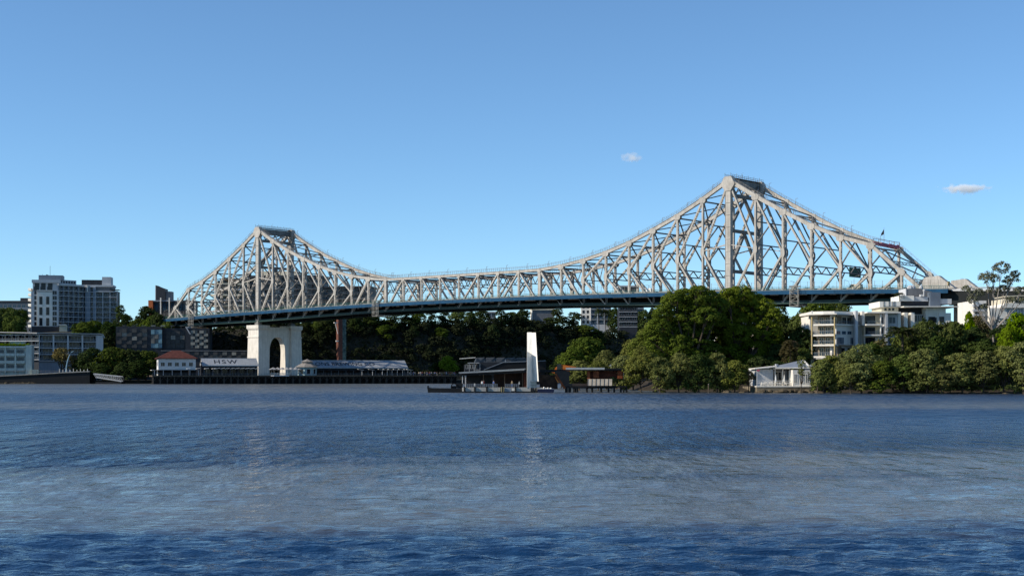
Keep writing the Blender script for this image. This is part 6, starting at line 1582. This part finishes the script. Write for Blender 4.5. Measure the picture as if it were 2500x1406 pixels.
m_ = MB(); m_.prism([(0, -1.2), (2, -2.2), (9, -2.4), (9.4, 1.5), (0, 1.5)], 'z', -.3, .12); m_.build('floor', white_c, t)
m_ = MB()
for k in range(24): m_.box(.4 + k * .38, .52 + k * .38, -2.3, -2.2, .12, 1.1)
m_.box(.3, 9.3, -2.32, -2.18, 1.1, 1.2); m_.build('balustrade', white, t)
cant_ = None
for k in range(9):
    px = 886 + (0, 26, 50, 62, 74, 87, 100, 113, 60)[k] if k < 8 else 1006
    p = wx(px, 5); z = PZ(902.5, p.y) - 4
    if cant_ is None:
        cant_ = thing('cantilever_umbrella', 'pale tilted umbrella in the row below the brewing company roof', 'umbrella', (p.x, p.y, 4.0), QA, 'tilted umbrellas below the brewing company roof')
        m_ = MB(); m_.prism([(-1.5, z + .25), (1.3, z - .15), (1.3, z - .05), (-1.5, z + .36)], 'y', -1.4, 1.4); m_.build('canopy', canvas, cant_)
        m_ = MB(); m_.tube([(.5, 0, 0), (.5, 0, z)], .12, 6); m_.build('pole', white_c, cant_); trc_ = (cant_, [(c, []) for c in kids(cant_)])
    else: dup(cant_, (p.x, p.y, 4.0), tree=trc_)

# people: one skinned body, copied with differently coloured clothes
def person_proto():
    sk = {'hip': (0, 0, .95, .15), 'ch': (0, 0, 1.32, .165), 'nk': (0, 0, 1.5, .06), 'hd': (0, -.01, 1.62, .1), 'tp': (0, -.01, 1.74, .085),
          'sl': (-.17, 0, 1.42, .07), 'el': (-.25, .02, 1.15, .05), 'wl': (-.24, -.1, .93, .038), 'hl': (-.24, -.14, .84, .035), 'sr': (.17, 0, 1.42, .07), 'er': (.25, .02, 1.15, .05), 'wr': (.25, -.06, .92, .038), 'hr': (.25, -.1, .83, .035),
          'pl': (-.09, 0, .88, .1), 'kl': (-.11, -.03, .5, .07), 'al': (-.12, 0, .1, .045), 'tl': (-.13, -.15, .04, .04), 'pr': (.09, 0, .88, .1), 'kr': (.11, .02, .5, .07), 'ar': (.12, .06, .1, .045), 'tr': (.13, -.09, .04, .04)}
    ks = list(sk); E_ = [('hip', 'ch'), ('ch', 'nk'), ('nk', 'hd'), ('hd', 'tp'), ('ch', 'sl'), ('sl', 'el'), ('el', 'wl'), ('wl', 'hl'), ('ch', 'sr'), ('sr', 'er'), ('er', 'wr'), ('wr', 'hr'), ('hip', 'pl'), ('pl', 'kl'), ('kl', 'al'), ('al', 'tl'), ('hip', 'pr'), ('pr', 'kr'), ('kr', 'ar'), ('ar', 'tr')]
    me = bpy.data.meshes.new('person'); me.from_pydata([sk[k][:3] for k in ks], [(ks.index(a), ks.index(b)) for a, b in E_], [])
    o = bpy.data.objects.new('person', me); C.objects.link(o); o.modifiers.new('s', 'SKIN'); o.modifiers.new('u', 'SUBSURF').levels = 1
    for i, k in enumerate(ks): r = sk[k][3]; o.data.skin_vertices[0].data[i].radius = (r * 1.15 if k in ('ch', 'hip') else r, r * .85 if k in ('ch', 'hip') else r)
    o.data.skin_vertices[0].data[0].use_root = True
    dg_ = bpy.context.evaluated_depsgraph_get(); m2 = bpy.data.meshes.new_from_object(o.evaluated_get(dg_)); bpy.data.objects.remove(o)
    return m2
try: body = person_proto()
except Exception as ex: print('person fail', ex); body = None
skin = mat('skin', (.45, .28, .2), .6); hairm = mat('dark_hair', (.03, .02, .015), .8)
cl = {n: mat('cloth_' + n, c, .85, .1, 2) for n, c in (('white', (.7, .7, .68)), ('black', (.03, .03, .03)), ('blue', (.06, .12, .3)), ('red', (.35, .04, .04)), ('grey', (.25, .25, .26)), ('tan', (.4, .32, .2)))}
if body:
    pr = random.Random(8)
    def make_body(top, leg):
        m2 = body.copy(); m2.materials.clear(); [m2.materials.append(q) for q in (cl[top], cl[leg], skin, hairm)]
        for p in m2.polygons: z = p.center.z; x = abs(p.center.x); p.material_index = 3 if z > 1.69 else 2 if z > 1.47 or (x > .2 and z < 1.12 and z > .7) or z < .08 else 0 if z > .93 else 1
        m2.name = 'person'; return m2
    meshes = {(a, b): make_body(a, b) for a in ('white', 'red', 'blue', 'tan') for b in ('black', 'blue', 'grey')}
    for k in range(34):
        px = 1006 + k * 3.3 + pr.uniform(-1, 1); bk = pr.uniform(1, 5); p = wx(px, bk); key = pr.choice(list(meshes))
        o = bpy.data.objects.new('person', meshes[key]); C.objects.link(o); o.location = (p.x, p.y, 4.0); o.rotation_euler = (0, 0, pr.uniform(0, 6.28)); o.scale = (1, 1, pr.uniform(.93, 1.05))
        tag(o, 'person in a %s top and %s trousers on the boardwalk by the bright green tree' % key, 'person', 'people in %s and %s on the boardwalk' % key)
    for k in range(4):
        key = [('white', 'black'), ('red', 'grey'), ('blue', 'black'), ('tan', 'blue')][k]; o = bpy.data.objects.new('person', meshes[key]); C.objects.link(o)
        px = (1177, 1181, 1205, 1250)[k]; o.location = (PX(px, 352), 352.2 + k * .3, PZ(946, 350) - .01); o.rotation_euler = (0, 0, k * 1.3)
        tag(o, ('person in a white top waiting at the pontoon railing left of the fin', 'person in a red top waiting close beside another on the pontoon', 'person in a blue top alone in the middle of the pontoon', 'person in a tan top on the pontoon nearest the white fin')[k], 'person')

# vehicles on the bridge
def car(i, y, lab, paint, kind='car', flip=False):
    p = BW(i, y, zd(i) + .01); t = thing({'car': 'car', 'van': 'van', 'bus': 'bus'}[kind], lab, kind, p, -TH + (math.pi if flip else 0))
    m = mat('car_paint_' + paint[0], paint[1], .3, .03, 1); L, H, wd = {'car': (4.4, 1.45, 1.8), 'van': (5.2, 2.3, 2.0), 'bus': (11.5, 3.1, 2.5)}[kind]
    prof = {'car': [(0, .35), (0, .75), (.9, .9), (1.5, 1.42), (3.2, 1.45), (4.0, .95), (4.4, .9), (4.4, .35)], 'van': [(0, .4), (0, 1.1), (.9, 1.3), (1.4, 2.25), (5.1, 2.3), (5.2, .4)], 'bus': [(0, .4), (0, 2.9), (.3, 3.1), (11.3, 3.1), (11.5, 2.9), (11.5, .4)]}[kind]
    a = MB(); a.prism([(x - L / 2, z) for x, z in prof], 'y', -wd / 2, wd / 2); a.build('body', m, t)
    g = {'car': [(1.05, .92), (1.55, 1.36), (3.1, 1.38), (3.8, .96)], 'van': [(1.0, 1.3), (1.45, 2.1), (2.6, 2.12), (2.6, 1.3)], 'bus': [(.3, 1.5), (.3, 2.7), (11.2, 2.7), (11.2, 1.5)]}[kind]
    a = MB(); a.prism([(x - L / 2, z) for x, z in g], 'y', -wd / 2 - .02, wd / 2 + .02); a.build('window', wglass, t)
    for x in (.16 * L + .1, .82 * L):
        for s in (-1, 1):
            a = MB(); a.tube([(x - L / 2, s * (wd / 2 - .2), .34), (x - L / 2, s * (wd / 2 + .02), .34)], .34, 10); a.build('wheel', black, t)
    for s in (-.6, .6): block(t, 'headlight', -L / 2 - .03, -L / 2 + .02, s - .15, s + .15, .6, .75, white)
Wt, Sv, Rd, Dk, Cr, Bl = ('white', (.75, .75, .74)), ('silver', (.45, .46, .47)), ('red', (.45, .03, .04)), ('black', (.02, .02, .025)), ('cream', (.6, .5, .36)), ('blue', (.04, .1, .3))
for i, y, lb, pt, kd in ((31.85, 4, 'white car on the approach road right of the sloped bridge end housings', Wt, 'car'), (28.3, 4, 'cream van on the deck below the green road sign', Cr, 'van'), (29.3, 4, 'white car on the deck right of the cream van', Wt, 'car'),
    (3.7, 4, 'red and pink toned car on the deck right of the left tower', Rd, 'car'), (26.4, 9, 'silver car on the deck left of the right gantry', Sv, 'car'), (8.6, 4, 'white car on the deck right of the middle gantry', Wt, 'car'),
    (11.3, 13, 'silver car on the middle of the low span', Sv, 'car'), (17.8, 4, 'black car on the deck right of the low span', Dk, 'car'), (20.5, 4, 'white van on the deck left of the bright fig top', Wt, 'van'), (23.0, 9, 'blue car on the deck just left of the right tower', Bl, 'car'),
    (34.2, 4, 'white van on the approach behind the bare gum tree', Wt, 'van'), (36.0, 9, 'silver car on the approach at the right edge', Sv, 'car'), (-3.2, 9, 'silver car on the deck left of the left tower', Sv, 'car'), (14.2, 9, 'white bus near the right end of the low span', Wt, 'bus') if False else (14.2, 9, 'white car near the right end of the low span', Wt, 'car')):
    car(i, y, lb, pt, kd)

# lamps along the deck footways
lamp = thing('street_lamp', 'small curved lamp on the near footway of the bridge, one of a long row', 'street lamp', BW(-6.5, -3.4, zd(-6.5)), -TH, 'lamps along the near footway of the bridge')
m_ = MB(); m_.tube([(0, 0, 0), (0, 0, 3.6), (.15, .1, 4.4), (.7, .5, 4.9), (1.2, .9, 5.0)], [.09, .07, .06, .05, .05], 6); m_.build('post', conc_g, lamp)
m_ = MB(); m_.box(1.0, 1.7, .8, 1.1, 4.93, 5.05); m_.build('lamp_head', conc_g, lamp); trl = (lamp, [(c, []) for c in kids(lamp)])
for k in range(1, 20): i = -6.5 + k * 1.95; dup(lamp, BW(i, -3.4, zd(i)), tree=trl)
for k in range(0, 20): i = -6.0 + k * 1.95; dup(lamp, BW(i, W + 3.4, zd(i)), -TH + math.pi, label='small curved lamp on the far footway of the bridge, one of a long row', group='lamps along the far footway of the bridge', tree=trl)
# green direction sign on a portal, red sheeting, flag and the tall mast
t = thing('road_sign', 'green direction sign hanging between the trusses near the right end of the bridge', 'sign', BW(27.9, 9.2, zd(28) + 6.2), -TH)
m_ = MB(); m_.box(-.15, .05, -.5, 8.0, -.9, 2.6); m_.build('panel', roadg, t)
m_ = MB()
for y in (.5, 3.7, 7): m_.box(-.12, .02, y, y + .15, 2.6, 3.4)
m_.build('hanger', steel_dk, t)
t = thing('safety_screen', 'red and pink sheeting wrapped along the cross beam at the right end of the truss', 'screen', BW(29, 0, zt(29)), -TH)
m_ = MB(); 
for k in range(10): m_.box(.55, .75, 1.0 + k * 1.98, 2.9 + k * 1.98, -.1 + .1 * (k % 2), 1.25 - .12 * (k % 3))
m_.build('sheeting', redp, t)
m_ = MB(); [m_.box(.4, .54, 1.0 + k * 4, 1.15 + k * 4, -.3, 2.4) for k in range(6)]; m_.box(.42, .52, .5, W - .5, 2.2, 2.32); m_.build('rail', steel_dk, t)
t = thing('flag_pole', 'thin flag pole with dark furled flag above the red sheeting', 'flag pole', BW(29, 10, zt(29)), -TH)
m_ = MB(); m_.tube([(0, 0, 0), (0, 0, 6.8)], [.09, .05], 5); m_.build('pole', grey_b, t); m_ = MB(); m_.add([(0, 0, 6.3), (-.9, -.5, 4.6), (-.8, -.6, 4.0), (-.1, -.1, 4.4), (0.02, .06, 6.3), (-.88, -.44, 4.6), (-.78, -.54, 4.0), (-.08, -.04, 4.4)], [(0, 1, 2, 3), (4, 7, 6, 5), (0, 4, 5, 1), (1, 5, 6, 2), (2, 6, 7, 3), (3, 7, 4, 0)]); m_.build('flag', navy, t)
t = thing('lighting_mast', 'tall thin lighting mast standing on the approach right of the bridge', 'mast', BW(33.2, W + 6, 25))
zt_m = PZ(616, t.location.y) - 25; m_ = MB(); m_.tube([(0, 0, 0), (0, 0, zt_m)], [.2, .09], 6); m_.build('pole', grey_b, t); m_ = MB(); m_.box(-.5, .4, -.2, .2, zt_m, zt_m + .2); m_.build('lamp_head', grey_b, t)
t = thing('orange_road_sign', 'small yellow sign panel beside the sloped housing at the right bridge end', 'sign', BW(31.5, -.9, zd(31.5) + 1.2), -TH)
m_ = MB(); m_.box(-.1, 0, -.8, .8, 0, 1.5); m_.build('panel', mat('yellow_sign', (.6, .38, .1), .6), t); m_ = MB(); m_.box(-.15, -.11, -.05, .05, -1.2, 1.4); m_.build('post', grey_b, t)
# lettering-free details: small steel frames on top of both towers
for i, lb in ((0, 'railed lookout platform on top of the left tower'), (24, 'railed lookout platform on top of the right tower')):
    t = thing('lookout_platform', lb, 'platform', BW(i, 0, zt(i) + .9), -TH)
    m_ = MB(); m_.box(-1.3, 1.3, -.8, W + .8, 0, .12); m_.build('floor', steel_dk, t)
    m_ = MB()
    for x in (-1.3, 1.3):
        m_.box(x - .04, x + .04, -.8, W + .8, 1.15, 1.23); m_.box(x - .03, x + .03, -.8, W + .8, .6, .65)
        for k in range(18): m_.box(x - .05, x + .05, -.8 + k * 1.36, -.7 + k * 1.36, .12, 1.2 + .6 * (k % 3 == 0))
    m_.tube([(0, 9, 0), (0, 9, 2.4), (.6, 9, 2.7)], .06, 5); m_.build('railing', steel_dk, t)

# driftwood, mooring posts and rocks at the right bank waterline
rr = random.Random(5)
rk = []
for k in range(5):
    m_ = MB(); q = .3 + .1 * k; vs = []; m_.lathe((0, 0, 0), [(q * 1.2, 0), (q, q * .5), (q * .45, q * .8)], 7); o = m_.build('rock', rock); C.objects.unlink(o); rk.append(o)
for k in range(70):
    px = rr.uniform(1846, 1998) if k < 46 else rr.uniform(1530, 2490); Y = 343 + rr.uniform(-1.5, 1.0) if px < 2000 and px > 1840 else 345 - (px - 1800) * .03 + rr.uniform(0, 3)
    o = bpy.data.objects.new('rock', rr.choice(rk).data); C.objects.link(o); o.location = (PX(px, Y), Y, -.05 + (.35 if px > 1846 and px < 1998 and rr.random() < .5 else 0)); o.rotation_euler = (0, 0, rr.uniform(0, 6)); o.scale = (rr.uniform(.8, 1.8),) * 2 + (rr.uniform(.7, 1.3),)
    w46 = k < 46
    tag(o, 'brown rock heaped at the foot of the restaurant sea wall' if w46 else 'brown rock lying in the mud under the mangroves', 'rock', 'rocks below the restaurant sea wall' if w46 else 'rocks under the mangroves')
for px in (1991, 2313, 1741):
    Y = 335; t = thing('mooring_post', {1991: 'weathered timber post standing in the water at the restaurant corner', 2313: 'pale timber post under the mangroves on the far right', 1741: 'dark timber post under the mangroves below the figs'}[px], 'post', (PX(px, Y), Y + (8 if px == 1741 else -2), 0))
    m_ = MB(); m_.tube([(0, 0, -1), (.05, 0, 2.0)], [.16, .13], 7); m_.build('post', wood, t); m_ = MB(); m_.lathe((.05, 0, 2.0), [(.15, 0), (.15, .08), (.02, .14)], 7); m_.build('cap', conc_g, t)

# clouds: small volumes of vapour
def cloud(px, py, w_, h_, Y, lb, dens, seed):
    c = PT(px, py, Y); me_ = MB(); me_.lathe((0, 0, 0), [(.01, -1), (.5, -.87), (.87, -.5), (1, 0), (.87, .5), (.5, .87), (.01, 1)], 16)
    o = me_.build('cloud', None) if False else None
    m = bpy.data.materials.new('cloud_vapour'); m.use_nodes = True; n = m.node_tree.nodes; l = m.node_tree.links; n.remove(n['Principled BSDF'])
    pv = n.new('ShaderNodeVolumePrincipled'); l.new(pv.outputs[0], n['Material Output'].inputs['Volume']); pv.inputs['Color'].default_value = (1, 1, 1, 1); pv.inputs['Anisotropy'].default_value = 0
    tc = n.new('ShaderNodeTexCoord'); ln = n.new('ShaderNodeVectorMath'); ln.operation = 'LENGTH'; l.new(tc.outputs['Object'], ln.inputs[0])
    mp = n.new('ShaderNodeMapping'); mp.inputs['Scale'].default_value = (w_ / h_ * .8, 1, 1); mp.inputs['Location'].default_value = (seed, seed, 0); l.new(tc.outputs['Object'], mp.inputs[0])
    no = n.new('ShaderNodeTexNoise'); no.inputs['Scale'].default_value = 1.6; no.inputs['Detail'].default_value = 4; l.new(mp.outputs[0], no.inputs[0])
    a = n.new('ShaderNodeMath'); a.operation = 'MULTIPLY_ADD'; a.inputs[1].default_value = 1.7; l.new(no.outputs[0], a.inputs[0])
    b = n.new('ShaderNodeMath'); b.operation = 'MULTIPLY_ADD'; b.inputs[1].default_value = -1.15; b.inputs[2].default_value = 0; l.new(ln.outputs['Value'], b.inputs[0]); l.new(b.outputs[0], a.inputs[2])
    cl_ = n.new('ShaderNodeMapRange'); cl_.inputs[1].default_value = .05; cl_.inputs[2].default_value = .55; cl_.inputs[3].default_value = 0; cl_.inputs[4].default_value = dens; l.new(a.outputs[0], cl_.inputs[0]); l.new(cl_.outputs[0], pv.inputs['Density'])
    s = Y / F; mb = MB(); mb.lathe((0, 0, 0), [(.02, -1), (.5, -.87), (.87, -.5), (1, 0), (.87, .5), (.5, .87), (.02, 1)], 18); ob = mb.build('cloud', m); ob.location = c; ob.scale = (w_ * s / 2, h_ * s * .9, h_ * s / 2)
    tag(ob, lb, 'cloud')
cloud(1543, 385, 74, 34, 4200, 'small faint cloud puff above the middle of the bridge', .028, 2.0)
cloud(2357, 462, 168, 34, 4200, 'small flat white cloud at the upper right', .065, 7.0)
